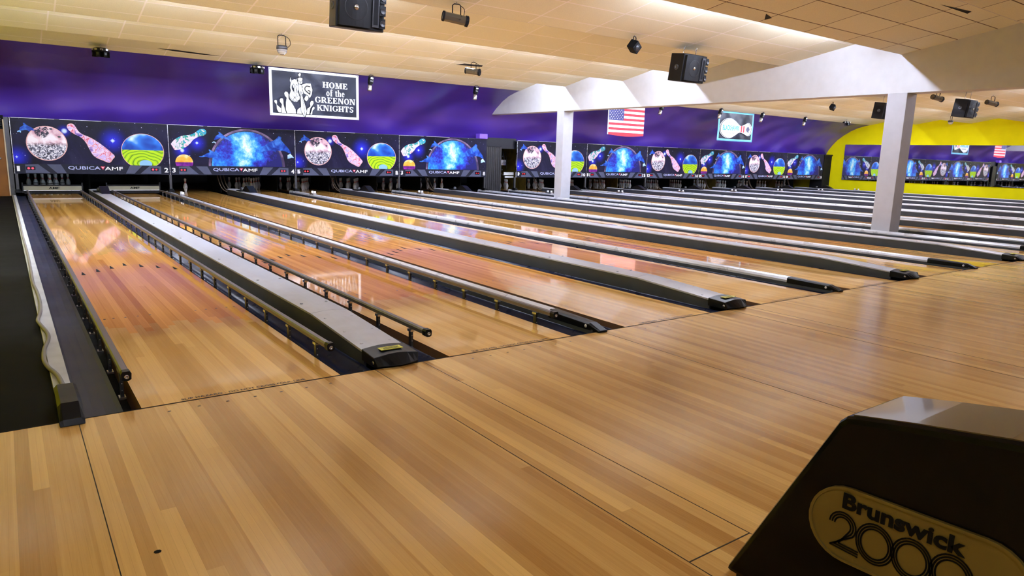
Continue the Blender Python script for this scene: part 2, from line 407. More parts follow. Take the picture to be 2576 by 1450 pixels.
# ceiling: saw-tooth bays, each sinking towards the pins and stepping up behind a lip
me_b = MB(); bm = me_b.bm; uvl = bm.loops.layers.uv.new('UVMap')
for k in range(len(EDGES)-1):
    y0, y1 = EDGES[k], EDGES[k+1]
    mt = M_['ceil_dark'] if k <= 2 else M_['ceil_light']
    pts = [(XL, y0, CZH), (XR, y0, CZH), (XR, y1, CZL), (XL, y1, CZL)]
    f = bm.faces.new([bm.verts.new(p) for p in pts]); f.material_index = me_b.mi(mt)
    for lp, (u, v) in zip(f.loops, [(XL, y0-y1), (XR, y0-y1), (XR, 0), (XL, 0)]): lp[uvl].uv = (u, v)
    if k < len(EDGES)-2:
        f = bm.faces.new([bm.verts.new(p) for p in [(XL, y1, CZL), (XR, y1, CZL), (XR, y1+.012, CZL), (XL, y1+.012, CZL)]]); f.material_index = me_b.mi(M_['beam'])
        f = bm.faces.new([bm.verts.new(p) for p in [(XL, y1+.012, CZL), (XR, y1+.012, CZL), (XR, y1+.012, CZH+.01), (XL, y1+.012, CZH+.01)]]); f.material_index = me_b.mi(M_['white'])
f = bm.faces.new([bm.verts.new(p) for p in [(XL, -7.1, 3.7), (XR, -7.1, 3.7), (XR, -4.65, CZH), (XL, -4.65, CZH)]]); f.material_index = me_b.mi(M_['backwall'])
tag(me_b.build('ceiling', fixn=False), 'stepped ceiling of beige tiles with hidden light coves', 'ceiling', kind='structure')
# coved purple wall
prof = [(15.12, 3.42), (15.35, 3.375), (15.75, 3.27), (16.1, 3.12), (16.5, 2.88), (16.8, 2.65), (17.05, 2.38), (17.25, 2.1), (17.36, 1.86)]
b = MB(); nx = 60
for i in range(nx):
    xa = XL + (XR-XL)*i/nx; xb_ = XL + (XR-XL)*(i+1)/nx
    for (p, q) in zip(prof, prof[1:]):
        b.poly([(xa, p[0], p[1]), (xb_, p[0], p[1]), (xb_, q[0], q[1]), (xa, q[0], q[1])], M_['purple'])
bmesh.ops.remove_doubles(b.bm, verts=b.bm.verts, dist=.001)
for f in b.bm.faces: f.smooth = True
tag(b.build('wall_front'), 'coved purple wall above the lane masks', 'wall', kind='structure')
b = MB(); b.box(XR, XR+.15, -7, 20.8, -.25, 4, M_['yellow'])
tag(b.build('wall_right'), 'bright yellow wall with a long mirror', 'wall', kind='structure')
b = MB(); b.box(XL-.15, XL, -7, 20.8, -.25, 4, M_['yellow'])
tag(b.build('wall_left'), 'yellow wall on the left', 'wall', kind='structure')
b = MB(); b.box(XL, XR, -7.15, -7, -.25, 4, M_['backwall'])
tag(b.build('wall_back'), 'beige wall behind the approach', 'wall', kind='structure')
b = MB(); b.box(XL, XR, 20.65, 20.8, -.25, 2, M_['pit']); b.box(XL, XR, 17.36, 20.7, 1.9, 1.95, M_['pit'])  # flat plate over the pit is added to stop light leaking in
tag(b.build('wall_pit'), 'black wall behind the pins, with an added plate above that blocks light', 'wall', kind='structure')
b = MB(); b.box(XB0, XB1, -7, 17.2, 2.70, 3.9, M_['beam'])
tag(b.build('ceiling_beam'), 'long white ceiling beam running towards the pins', 'beam', kind='structure')
for (ya, yb, lb) in ((2.80, 3.17, 'wide grey pillar in front, standing among the lanes on the right'), (12.84, 13.17, 'slim pale pillar at the back, in front of the 9 and 10 masks')):
    b = MB(); b.box(XB0, XB1, ya, yb, -.16, 2.70, M_['pillar'])
    tag(b.build('pillar', bevel=.008), lb, 'pillar', kind='structure')
b = MB(); b.box(36.15, 36.195, 3.5, 16.3, .56, 2.42, M_['mirror'])
tag(b.build('wall_mirror'), 'long frameless mirror on the yellow wall', 'mirror')
# left end: brown door with pale edge beside mask 1
b = MB(); b.box(XL, -.36, 17.0, 17.06, -.1, 1.57, M_['door'])
tag(b.build('door_1'), 'orange brown wooden door left of mask number 1', 'door', kind='structure')
b = MB(); b.box(-.36, -.27, 16.99, 17.05, -.1, 1.86, M_['steel']); b.box(-.385, -.36, 16.985, 17.05, 0, 1.8, M_['backwall'])
tag(b.build('trim_2'), 'pale edge strip beside the brown door', 'trim', kind='structure')
b = MB(); b.box(XL, -.36, 17.1, 17.3, 1.57, 1.9, M_['black'])
for i in range(4): b.tube([(XL, 17.02+.02*i, 1.62+.06*i), (-.4, 17.02, 1.66+.05*i)], .014, M_['steel'])
tag(b.build('trim_3'), 'dark recess with pipes above the brown door', 'recess', kind='structure')
o = MB().lathe([(.0, 0), (.03, 0), (.03, .02), (.018, .025), (.018, .045), (0, .045)], M_['alu'], 14, mtx=Matrix.Translation((-.50, 17.0, .88)) @ Matrix.Rotation(math.pi/2, 4, 'X')).build('door_knob')
o.parent = bpy.data.objects['door_1']

# ------------------------------------------------------------------ lamps: fluorescent battens behind the ceiling lips, plus added ones over the approach
def make_batten(s_):
    t = thing('fluorescent_batten', '', 'lamp')
    MB().box(-.62, .62, -.03, .03, .03, .075, M_['white']).build('housing', t)
    MB().tube([(-.59, 0, 0), (.59, 0, 0)], .02, M_['tube']).build('tube', t)
    return t
bat0 = None
spans = {-4.65: [(-1.5, 5.5, 4.5)], 0.45: [(18, 35, 9)], 3.0: [(1.2, 2.6, 1.3), (3.7, 5.1, 1.3), (7.2, 9.9, 1.25), (10.2, 12.9, 1.25), (15, 35, 4)], 5.55: [(-1.5, 7, 2.5), (15.5, 35, 5)],  # rows behind the camera and before the foul line are added fill light
         8.1: [(-2.3, 10.8, 1.9), (11.7, 13.05, 1.3), (15, 35.5, 3.5)], 10.4: [(-2.3, 10.8, 2.6), (11.7, 13.05, 1.3), (15, 35.5, 3.5)], 12.85: [(4.7, 10.5, 2.0), (11.7, 13.05, 1.3), (14.6, 35.5, 2.0)], -2.1: [(16, 35, 9)]}  # the row over the back of the approach is added fill light too
nm = {-4.65: 'behind the ball return, added to fill in the approach', 0.45: 'just before the foul line, added to light the approach', 3.0: 'behind the ceiling lip above the arrows', 5.55: 'behind the second ceiling lip over the lanes', 8.1: 'behind the ceiling lip midway down the lanes',
      10.4: 'behind the fourth ceiling lip over the lanes', 12.85: 'behind the last ceiling lip washing the purple wall', -2.1: 'above the back approach, added to light the floor'}
for ey, sp in spans.items():
    for (xa, xb_, step) in sp:
        xx = xa + .65
        while xx < xb_ - .5:
            if not (XB0-.63 < xx < XB1+.7):
                lb = 'fluorescent batten hidden ' + nm[ey]
                if bat0 is None:
                    bat0 = make_batten(1); bat0.location = (xx, ey+.30, 3.68); tag(bat0, lb, group='battens ' + nm[ey])
                else: dup(bat0, (xx, ey+.30, 3.68), lb, 'battens ' + nm[ey])
            xx += max(step, 1.26)

# ------------------------------------------------------------------ lanes
def lane_mesh():
    b = MB(); b.box(0, LW, .003, 19.75, -.14, 0, M_['lane'])
    for f in b.bm.faces:
        if abs(f.calc_center_median().z) > .01: f.material_index = b.mi(M_['lane_side'])
    return b
def arrows():
    b = MB()
    for i in range(7):
        cx = .527 + (i-3)*.1415; y = 4.84 - abs(i-3)*.155
        b.poly([(cx-.020, y-.09, .0012), (cx+.020, y-.09, .0012), (cx+.004, y+.10, .0012), (cx-.004, y+.10, .0012)], M_['ink'])
    return b
def dots():
    b = MB()
    for cx in (.06, .12, .20, .285, .37, .70, .78, .86, .94, 1.0):
        b.poly([(cx+.009*math.cos(a*math.pi/4), 2.15+.011*math.sin(a*math.pi/4), .0012) for a in range(8)], M_['wornink'])
    return b
lane0 = thing('bowling_lane', '', 'bowling lane')
lane_mesh().build('lane_bed', lane0); arrows().build('target_arrows', lane0); dots().build('guide_dots', lane0)
b = MB(); put_text(b, 'SLIP HAZARD - DO NOT CROSS FOUL LINE', M_['wornink'], (.19, .014, .0012), (1, 0, 0), (0, 1, 0), .66, .028, bold=.01)
b.build('foul_line_lettering', lane0)
def lane_label(i):
    e = {0: 'leftmost, bumpers up on both sides', 1: 'second from left, with raised bumpers', 7: 'last before the pillars', 8: 'first beyond the pillars', 19: 'farthest, along the yellow wall'}.get(i, 'blond boards with dark arrows')
    return f'glossy wooden bowling lane {NW[i+1]}, {e}'
lanes = [lane0]; lane0['label'] = lane_label(0); lane0['group'] = 'bowling lanes'
for i in range(1, 20): lanes.append(dup(lane0, (LX[i], 0, 0), lane_label(i), 'bowling lanes'))
# approach guide dots
b = MB()
for i in range(8):
    for k in range(-3, 4):
        cx = LX[i]+.527+k*.14; r = .009
        b.poly([(cx+r*math.cos(a*math.pi/4), -.115+r*.7*math.sin(a*math.pi/4), .001) for a in range(8)], M_['wornink'])
b.poly([(-.16+.012*math.cos(a*math.pi/4), -1.43+.012*math.sin(a*math.pi/4), .001) for a in range(8)], M_['ink'])
tag(b.build('trim_4'), 'row of small dark dots on the approach along the foul line', 'floor dots', kind='structure')

# gutters
def gutter_mb(s):
    """s=+1: trough to the right of a lane edge at x=0"""
    b = MB(); top = []
    for i in range(11):
        t = i/10; xx = .058 + t*(.232-.058); z = -.028 - .045*math.sin(math.pi*t)
        top.append((s*xx, z))
    low = [(s*.232, -.09), (s*.058, -.09)]
    b.prism(top+low, .004, 19.4, M_['navy'], smooth=True); return b
def channel_mb(s):
    b = MB(); b.box(min(s*.010, s*.054), max(s*.010, s*.054), .004, 17.4, -.105, -.09, M_['alu']); return b
gut = {}
for s, side in ((1, 'right'), (-1, 'left')):
    g = thing('gutter', '', 'gutter'); gutter_mb(s).build('trough', g); channel_mb(s).build('bumper_channel', g); gut[s] = g
first = {1: True, -1: True}
for i in range(20):
    for s in (-1, 1):
        if i == 0 and s == -1: continue
        lx = LX[i] + (LW if s == 1 else 0)
        lb = f'navy blue gutter along the {"right" if s == 1 else "left"} edge of lane {NW[i+1]}'
        if first[s]: gut[s].location = (lx, 0, 0); gut[s]['label'] = lb; gut[s]['group'] = 'navy gutters'; first[s] = False
        else: dup(gut[s], (lx, 0, 0), lb, 'navy gutters')

# wide dividers (ball return capping)
def bulge(w, z, h, n=6):
    return [(-w+2*w*i/n, z + h*math.sin(math.pi*i/n)) for i in range(n+1)]
def capping():
    t = thing('divider_capping', '', 'lane divider')
    b = MB()
    for (ya, yb, za, zb_) in ((1.13, 17.35, .118, .118),):
        b.prism(bulge(.142, .118, .012) + [(.142, .104), (-.142, .104)], ya, yb, M_['cap'])
    b.build('top_cover', t)
    # sloping cover
    b = MB(); A = bulge(.142, .118, .012) + [(.142, .104), (-.142, .104)]; B = bulge(.145, .066, .012) + [(.145, .052), (-.145, .052)]
    va = [b.bm.verts.new((p[0], 1.125, p[1])) for p in A]; vb = [b.bm.verts.new((p[0], .2, p[1])) for p in B]; k = b.mi(M_['cap'])
    for i in range(len(A)): b.bm.faces.new((va[i], va[(i+1) % len(A)], vb[(i+1) % len(A)], vb[i])).material_index = k
    b.bm.faces.new(va).material_index = k; b.bm.faces.new(list(reversed(vb))).material_index = k
    b.build('sloping_cover', t)
    b = MB()
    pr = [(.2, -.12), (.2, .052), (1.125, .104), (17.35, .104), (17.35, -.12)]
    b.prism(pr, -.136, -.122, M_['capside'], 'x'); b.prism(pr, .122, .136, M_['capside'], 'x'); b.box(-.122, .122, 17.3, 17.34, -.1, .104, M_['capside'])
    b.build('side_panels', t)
    # black end cap with a wedge nose
    b = MB(); k = b.mi(M_['blackp'])
    secs = [(.21, .150, .074, .014), (.02, .153, .062, .016), (-.055, .14, .012, .006)]
    rings = []
    for (yy, w, zt, h) in secs:
        pts = bulge(w, zt, h, 8) + [(w, .0), (-w, .0)]
        if yy < 0: pts = [(p[0], p[1]) for p in pts]
        rings.append([b.bm.verts.new((p[0], yy + (.05*(p[0]/w)**2 if yy < 0 else 0), max(p[1], .001))) for p in pts])
    for a_, c_ in zip(rings, rings[1:]):
        for i in range(len(a_)): b.bm.faces.new((a_[i], a_[(i+1) % len(a_)], c_[(i+1) % len(a_)], c_[i])).material_index = k
    b.bm.faces.new(rings[0]).material_index = k; b.bm.faces.new(list(reversed(rings[-1]))).material_index = k
    ec = b.build('end_cap', t, bevel=.004)
    b = MB(); b.box(-.075, .075, .075, .135, .0865, .0895, M_['sticker'])
    for j, (w, y) in enumerate(((.06, .118), (.05, .102), (.055, .088))): b.box(-w, w, y-.003, y+.003, .0895, .0902, M_['ink'])
    b.build('warning_sticker', ec)
    b = MB()
    b.lathe([(0, 0), (.012, 0), (.012, .004), (0, .004)], M_['alu'], 12, mtx=Matrix.Translation((-.152, .03, .03)) @ Matrix.Rotation(-math.pi/2, 4, 'Y'))
    b.build('cap_screw', ec)
    b = MB()
    for y in (1.45, .95, .6, .32, 2.6, 4, 6, 8):
        zt = .131 if y > 1.1 else .066+(y-.2)/.925*.052+.013
        for sx in (-.1, .1): b.lathe([(0, zt-.006), (.012, zt-.006), (.012, zt-.001), (.006, zt+.0008), (0, zt+.0008)], M_['cap'], 8, mtx=Matrix.Translation((sx, y, 0 if y > 1.1 else -.006)))
    b.build('cover_plug', t)
    return t
cap0 = capping()
CX = [LX[2*j] + LW + GA/2 for j in range(10)]
for j in range(10):
    lb = f'wide light grey divider with black sloped nose between lanes {NW[2*j+1]} and {NW[2*j+2]}'
    if j == 0: cap0.location = (CX[0], 0, 0); cap0['label'] = lb; cap0['group'] = 'wide lane dividers'
    else: dup(cap0, (CX[j], 0, 0), lb, 'wide lane dividers')
# ball wedge housing at the far end of each wide divider
wd0 = None
for j in range(10):
    lb = f'black wedge shaped sensor housing on the divider between lanes {NW[2*j+1]} and {NW[2*j+2]}'
    if wd0 is None:
        wd0 = thing('sensor_wedge', lb, 'sensor', (CX[j], 15.75, .131), 0, 'black wedges on the dividers')
        MB().prism([(-.45, 0), (-.1, .16), (.02, .16), (.3, .03), (.3, 0)], -.05, .13, M_['blackp'], 'x').build('hood', wd0)
        MB().box(-.14, .14, .2, .62, 0, .02, M_['black']).lathe([(.05, 0), (.055, .05), (.03, .08), (0, .085)], M_['steel'], 12, mtx=Matrix.Translation((-.02, .42, .02))).build('base', wd0)
    else: dup(wd0, (CX[j], 15.75, .131), lb, 'black wedges on the dividers')

# narrow dividers
def narrow():
    t = thing('divider_rail', '', 'lane divider')
    pr = [(-.048, -.12), (-.048, .035), (-.036, .06), (-.015, .072), (.015, .072), (.036, .06), (.048, .035), (.048, -.12)]
    MB().prism(pr, .55, 17.35, M_['silver'], smooth=False).build('rail_cover', t)
    MB().box(-.049, .049, .02, 17.3, -.13, .012, M_['capside']).build('base_profile', t)
    b = MB(); k = b.mi(M_['blackp'])
    prs = [(.56, .052, .07), (.07, .050, .058), (-.045, .046, .016)]
    rings = [[b.bm.verts.new(p) for p in ((-w, y, .001), (-w, y, zt*.8), (-w*.6, y, zt), (w*.6, y, zt), (w, y, zt*.8), (w, y, .001))] for y, w, zt in prs]
    for a_, c_ in zip(rings, rings[1:]):
        for i in range(6): b.bm.faces.new((a_[i], a_[(i+1) % 6], c_[(i+1) % 6], c_[i])).material_index = k
    b.bm.faces.new(rings[0]).material_index = k; b.bm.faces.new(list(reversed(rings[-1]))).material_index = k
    e = b.build('end_cap', t, bevel=.003)
    MB().lathe([(0, 0), (.014, 0), (.012, .004), (0, .005)], M_['white'], 14, mtx=Matrix.Translation((-.050, .1, .028)) @ Matrix.Rotation(-math.pi/2, 4, 'Y')).build('cap_button', e)
    return t
nar0 = narrow(); NX = [(LX[i]+LW+GB/2, f'between lanes {NW[i+1]} and {NW[i+2]}') for i in (1, 3, 5)] + [(13.42, 'right of lane eight by the pillars'), (LX[8]-GB/2, 'left of lane nine past the pillars')] + \
    [(LX[i]+LW+GB/2, f'between lanes {NW[i+1]} and {NW[i+2]}') for i in (9, 11, 13, 15, 17)] + [(LX[19]+LW+GB/2, 'right of lane twenty')]
for j, (xx, w) in enumerate(NX):
    lb = f'narrow silver divider rail with small black foot {w}'
    if j == 0: nar0.location = (xx, 0, 0); nar0['label'] = lb; nar0['group'] = 'narrow lane dividers'
    else: dup(nar0, (xx, 0, 0), lb, 'narrow lane dividers')
# paired sensors on the narrow dividers
sn0 = None
for j, (xx, w) in enumerate(NX[:3] + NX[4:]):
    yy = 15.45 - (.5 if j > 2 else 0)
    lb = f'bracket with two white sensor blocks on the rail {w}'
    if sn0 is None:
        sn0 = thing('pin_sensor', lb, 'sensor', (xx, yy, .072), 0, 'sensor brackets on narrow rails')
        MB().box(-.05, .06, -.12, .16, 0, .03, M_['alu']).build('bracket', sn0)
        for y in (-.09, .10): MB().box(.0, .05, y, y+.05, .03, .085, M_['white']).build('sensor_block', sn0)
    else: dup(sn0, (xx, yy, .072), lb, 'sensor brackets on narrow rails')

# bumper rails on lanes 1 and 2
def bumper(xx, side, label, n=31):
    t = thing('bumper_rail', label, 'bumper rail', (xx, 0, 0), 0, 'raised bumper rails')
    pr = [(-.019, .096), (-.021, .120), (-.014, .130), (.014, .130), (.021, .120), (.019, .096), (.008, .090), (-.008, .090)]
    MB().prism(pr, .27, 16.9, M_['rail']).build('rail', t)
    b = MB(); b.prism([(p[0]*1.2, .110+(p[1]-.110)*1.3) for p in pr], .225, .272, M_['blackp'])
    b.lathe([(0, 0), (.012, 0), (.012, .006), (.005, .006), (.005, .002), (0, .002)], M_['alu'], 12, mtx=Matrix.Translation((0, .224, .107)) @ Matrix.Rotation(math.pi/2, 4, 'X'))
    b.build('end_cap', t)
    p0 = None
    for k in range(n):
        y = .48 + k*.535
        if p0 is None:
            b = MB(); b.box(-.009, .009, -.017, .017, -.085, .085, M_['steel']); b.box(-.015, .015, -.026, .026, .068, .084, M_['alu'])
            for z in (-.04, 0, .04): b.lathe([(0, 0), (.004, 0), (.004, .003), (0, .003)], M_['alu'], 6, mtx=Matrix.Translation((0, -.017, z)) @ Matrix.Rotation(math.pi/2, 4, 'X'))
            b.box(-.017, .017, -.03, .03, -.089, -.078, M_['alu'])
            p0 = b.build('post', t, loc=(0, y, 0))
        else:
            p = p0.copy(); C.objects.link(p); p.parent = t; p.location = (0, y, 0)
bumper(-.032, -1, 'raised bumper rail on posts along the left edge of lane one')
bumper(1.086, 1, 'raised bumper rail on posts along the right edge of lane one')
bumper(LX[1]-.032, -1, 'raised bumper rail on posts along the left edge of lane two')
bumper(LX[1]+LW+.032, 1, 'raised bumper rail on posts along the right edge of lane two')

# left of lane 1: rubber belt, white strip, conduit, black foot
b = MB(); pr = [(-.262, .0), (-.25, -.006), (-.20, -.016), (-.15, -.022), (-.10, -.018), (-.078, -.010), (-.078, -.10), (-.262, -.10)]
b.prism(pr, .0, 17.0, M_['belt'], smooth=False)
tag(b.build('side_trough'), 'wide dark navy trough left of lane 1 beside the white strip', 'gutter')
b = MB(); b.box(-.345, -.264, .33, 17.0, -.1, .012, M_['strip'])
tag(b.build('edge_strip', bevel=.003), 'narrow white painted strip between dark floor and navy trough', 'edge strip')
pts = [(-.30, .33), (-.302, .5), (-.315, .72), (-.35, .92), (-.362, 1.1), (-.35, 1.35), (-.318, 1.6), (-.315, 1.8), (-.345, 2.1), (-.352, 2.25), (-.325, 2.55), (-.312, 3.0), (-.318, 3.5), (-.33, 3.9), (-.322, 5.0), (-.318, 6), (-.325, 8), (-.322, 10.5), (-.325, 16.9)]
def catmull(P, n=5):
    out = []
    for i in range(len(P)-1):
        a = P[max(i-1, 0)]; b_ = P[i]; c = P[i+1]; d = P[min(i+2, len(P)-1)]
        for k in range(n):
            t = k/n; out.append(tuple(.5*((2*b_[j]) + (-a[j]+c[j])*t + (2*a[j]-5*b_[j]+4*c[j]-d[j])*t*t + (-a[j]+3*b_[j]-3*c[j]+d[j])*t**3) for j in range(len(a))))
    out.append(tuple(P[-1])); return out
b = MB(); b.tube([(p[0], p[1], .024) for p in catmull(pts)], .0125, M_['conduit'])
b.tube([(-.30, .35, .024), (-.302, .42, .03)], .016, M_['white'])
tag(b.build('conduit'), 'wavy grey conduit lying on the white strip left of lane 1', 'conduit')
t = thing('end_cover', 'black plastic end cover at the near end of the white strip', 'end cover', (-.30, 0, 0))
b = MB(); k = b.mi(M_['blackp'])
rings = [[b.bm.verts.new(p) for p in ((-w, y, .001), (-w, y, zt*.8), (-w*.7, y, zt), (w*.7, y, zt), (w, y, zt*.8), (w, y, .001))] for y, w, zt in ((.34, .050, .085), (.02, .052, .085), (-.07, .052, .03), (-.085, .05, .004))]
for a_, c_ in zip(rings, rings[1:]):
    for i in range(6): b.bm.faces.new((a_[i], a_[(i+1) % 6], c_[(i+1) % 6], c_[i])).material_index = k
b.bm.faces.new(rings[0]).material_index = k; b.bm.faces.new(list(reversed(rings[-1]))).material_index = k
b.build('cover', t, bevel=.006)

# ------------------------------------------------------------------ masking units
def disc(cx, cz, rx, rz, y, n=40, zmin=None):
    P = [(cx+rx*math.cos(2*math.pi*i/n), y, cz+rz*math.sin(2*math.pi*i/n)) for i in range(n)]
    if zmin is not None: P = [(p[0], y, max(p[2], zmin)) for p in P]
    return P
def outl(mb, P, m, y, z0=0, smooth=True):
    q = catmull([*P, P[0]], 3)[:-1] if smooth else P
    mb.poly([(p[0], y, p[1]) for p in q], m)
H_ = ZT-ZB; FT = .238
A_pin = [(1.156, 1.14), (1.17, 1.193), (1.214, 1.222), (1.277, 1.225), (1.32, 1.189), (1.353, 1.125), (1.399, 1.043), (1.479, 0.978), (1.582, 0.934), (1.685, 0.879), (1.809, 0.79), (1.922, 0.695), (2.036, 0.587), (2.134, 0.472), (2.089, 0.4), (2.005, 0.306), (1.865, 0.358), (1.738, 0.418), (1.657, 0.49), (1.61, 0.587), (1.565, 0.696), (1.509, 0.817), (1.441, 0.899), (1.371, 0.945), (1.27, 1.001), (1.192, 1.07)]
A_dol = [(0.479, 1.031), (0.444, 1.09), (0.388, 1.127), (0.328, 1.164), (0.287, 1.208), (0.261, 1.202), (0.269, 1.161), (0.232, 1.127), (0.19, 1.095), (0.178, 1.041), (0.193, 1.023), (0.253, 1.035), (0.303, 1.047), (0.35, 1.03), (0.377, 0.999), (0.386, 1.032), (0.43, 1.036)]
A_flu = [(0.134, 1.011), (0.175, 1.031), (0.206, 1.007), (0.195, 0.972), (0.172, 0.997), (0.132, 0.988)]
B_pin = [(0.058, 0.819), (0.135, 0.917), (0.255, 1.003), (0.392, 1.056), (0.509, 1.069), (0.628, 1.111), (0.709, 1.166), (0.791, 1.231), (0.871, 1.249), (0.939, 1.232), (0.972, 1.177), (0.953, 1.114), (0.881, 1.069), (0.781, 1.045), (0.7, 1.0), (0.619, 0.945), (0.535, 0.839), (0.433, 0.754), (0.314, 0.688), (0.197, 0.665), (0.14, 0.669), (0.097, 0.743)]
B_d1 = [(1.59, 0.939), (1.548, 1.022), (1.487, 1.052), (1.417, 1.097), (1.349, 1.158), (1.299, 1.191), (1.284, 1.176), (1.296, 1.128), (1.234, 1.09), (1.191, 1.04), (1.161, 0.965), (1.208, 0.978), (1.27, 0.995), (1.343, 1.031), (1.371, 0.977), (1.393, 1.016), (1.454, 1.008), (1.525, 0.983)]
B_f1 = [(1.102, 0.89), (1.155, 0.928), (1.204, 0.9), (1.196, 0.862), (1.163, 0.898), (1.112, 0.884)]
B_d2 = [(1.326, 0.463), (1.269, 0.558), (1.2, 0.609), (1.101, 0.659), (1.023, 0.699), (1.011, 0.677), (1.029, 0.625), (0.936, 0.581), (0.833, 0.52), (0.753, 0.509), (0.762, 0.493), (0.831, 0.484), (0.912, 0.501), (0.992, 0.481), (1.113, 0.48), (1.134, 0.512), (1.235, 0.493), (1.295, 0.463)]
B_d3 = [(2.43, 0.652), (2.474, 0.774), (2.577, 0.886), (2.701, 0.967), (2.837, 1.027), (2.941, 1.13), (2.964, 1.138), (3.03, 1.101), (3.016, 1.034), (3.103, 0.926), (3.202, 0.818), (3.279, 0.708), (3.295, 0.641), (3.232, 0.662), (3.096, 0.714), (2.961, 0.722), (2.848, 0.714), (2.847, 0.674), (2.777, 0.716), (2.67, 0.724), (2.559, 0.688), (2.469, 0.638)]
B_f3 = [(3.195, 0.594), (3.277, 0.645), (3.388, 0.519), (3.308, 0.529), (3.25, 0.505), (3.192, 0.493)]
def mask_unit(design):
    t = thing('masking_unit', '', 'lane mask')
    b = MB(); b.box(0, PAIR, 0, .05, 0, H_, SPACE_A if design == 'A' else SPACE_B); b.build('panel', t)
    b = MB(); L = -.002
    if design == 'A':
        b.poly(disc(.706, .738, .425, .42, L), ART['rim']); b.poly(disc(.706, .738, .405, .40, L*2), ART['moon'])
        for (u, v, r) in ((.81, 1.09, .035), (.97, .905, .035)): b.poly(disc(u, v, r, r*.6, L*3, 12), ART['hole'])
        outl(b, A_dol, ART['dolphin'], L*3); outl(b, A_flu, ART['fluke'], L*3)
        b.poly(disc(2.80, .60, .505, .46, L, 48, FT), ART['rim']); b.poly(disc(2.80, .60, .492, .448, L*2, 48, FT), ART['chrome_ball'])
        big = [((p[0]-1.65)*1.02+1.65, (p[1]-.77)*1.03+.77) for p in A_pin]
        outl(b, big, ART['rim'], L*3); outl(b, A_pin, ART['coloured_pin'], L*4)
    else:
        def arc(rx, rz, y, m):
            P = [(2.05+rx*math.cos(math.pi*i/40), y, max(.25 + rz*math.sin(math.pi*i/40), FT)) for i in range(41)]; b.poly(P, m)
        arc(1.06, 1.05, L, ART['halo']); arc(1.0, 1.0, L*1.5, ART['darkrim']); arc(.975, .975, L*2, ART['planet'])
        for P in (B_d1, B_d2, B_d3): outl(b, P, ART['dolphin'], L*3)
        for P in (B_f1, B_f3): outl(b, P, ART['fluke'], L*3, smooth=False)
        b.poly(disc(.366, .335, .222, .215, L*2, 40, FT), ART['orange_ball'])
        outl(b, B_pin, ART['teal_pin'], L*3)
    b.build('artwork', t, fixn=False)
    b = MB(); b.box(0, PAIR, -.006, -.001, 0, FT, M_['footer'])
    y = -.008
    for fl in (0, 1):
        X_ = (lambda u: PAIR-u) if fl else (lambda u: u)
        b.poly([(X_(.48), y, FT-.005), (X_(.22), y, FT-.02), (X_(.22), y, .02), (X_(.72), y, .02)], M_['footer2'], fl)
        b.poly([(X_(.66), y, FT-.005), (X_(.95), y, FT-.005), (X_(1.06), y, .02), (X_(.86), y, .02)], M_['footer2'], fl)
    b.build('footer_strip', t, fixn=False)
    b = MB(); put_text(b, 'QUBICA', M_['logolav'], (1.10, -.011, .10), (1, 0, 0), (0, 0, 1), .70, .095, bold=.012)
    put_text(b, 'AMF', M_['numw'], (1.895, -.011, .10), (1, 0, 0), (0, 0, 1), .41, .09, bold=.008)
    b.poly([(1.805, -.0115, .195), (1.905, -.0115, .195), (1.855, -.0115, .115)], M_['logored']); b.poly(disc(1.855, .17, .016, .014, -.0125, 10), M_['numw'])
    b.build('logo', t, fixn=False)
    b = MB(); b.box(-.008, .006, -.012, .052, 0, H_+.008, M_['alu']); b.box(0, PAIR, -.008, .052, H_, H_+.012, M_['steel'])
    for (u0_, u1_) in ((.02, .9), (1.0, 1.9)): b.box(u0_, u1_, -.010, .0, H_+.001, H_+.010, M_['silver'])
    b.build('frame', t)
    return t
unit = {'A': mask_unit('A'), 'B': mask_unit('B')}; used = set()
def led_mesh(dim):
    b = MB(); b.box(-.03, .16, -.012, -.006, .09, .175, M_['footer'])
    for i, u in enumerate((.025, .105)): b.poly(disc(u, .132, .026, .024, -.014, 14), M_['led'] if (not dim or (dim == 1 and i == 0)) else M_['leddim'])
    return b
leds = {d: led_mesh(d) for d in (0, 1, 2)}; ledme = {}
for d, b in leds.items():
    o = b.build('lane_lamps', fixn=False); ledme[d] = o.data; bpy.data.objects.remove(o)
for k in range(10):
    d = 'A' if k % 2 == 0 else 'B'
    mx = MX0 + PAIR*k + (GAP if k >= 4 else 0)
    lb = f'dark space themed mask with ' + ('moon, coloured pin and green ball' if d == 'A' else 'blue planet, dolphins and teal pin') + f', numbered {NW[2*k+1]} and {NW[2*k+2]}'
    if d not in used: used.add(d); t = unit[d]; t.location = (mx, YM, ZB); t['label'] = lb; t['group'] = 'lane masks'
    else: t = dup(unit[d], (mx, YM, ZB), lb, 'lane masks')
    num = MB(); n = str(2*k+1); w = .06 if n == '1' else (.085 if len(n) == 1 else .17)
    put_text(num, n, M_['numw'], (.05, -.012, .06), (1, 0, 0), (0, 0, 1), w, .125, bold=.022)
    nums = [num.build('lane_number', fixn=False)]
    num = MB(); n = str(2*k+2); w = .095 if len(n) == 1 else .18
    put_text(num, n, M_['numw'], (PAIR-.045-w, -.012, .06), (1, 0, 0), (0, 0, 1), w, .125, bold=.022)
    nums.append(num.build('lane_number', fixn=False))
    for j, u in enumerate((.26, PAIR-.44)):
        dd = 0 if (k == 0 and j == 0) else (1 if (k in (0, 4, 6)) and j == (1 if k == 0 else 0) else 2)
        o = bpy.data.objects.new('lane_lamps', ledme[dd]); C.objects.link(o); o.location = (u, 0, 0); nums.append(o)
    for o in nums:
        o.parent = t
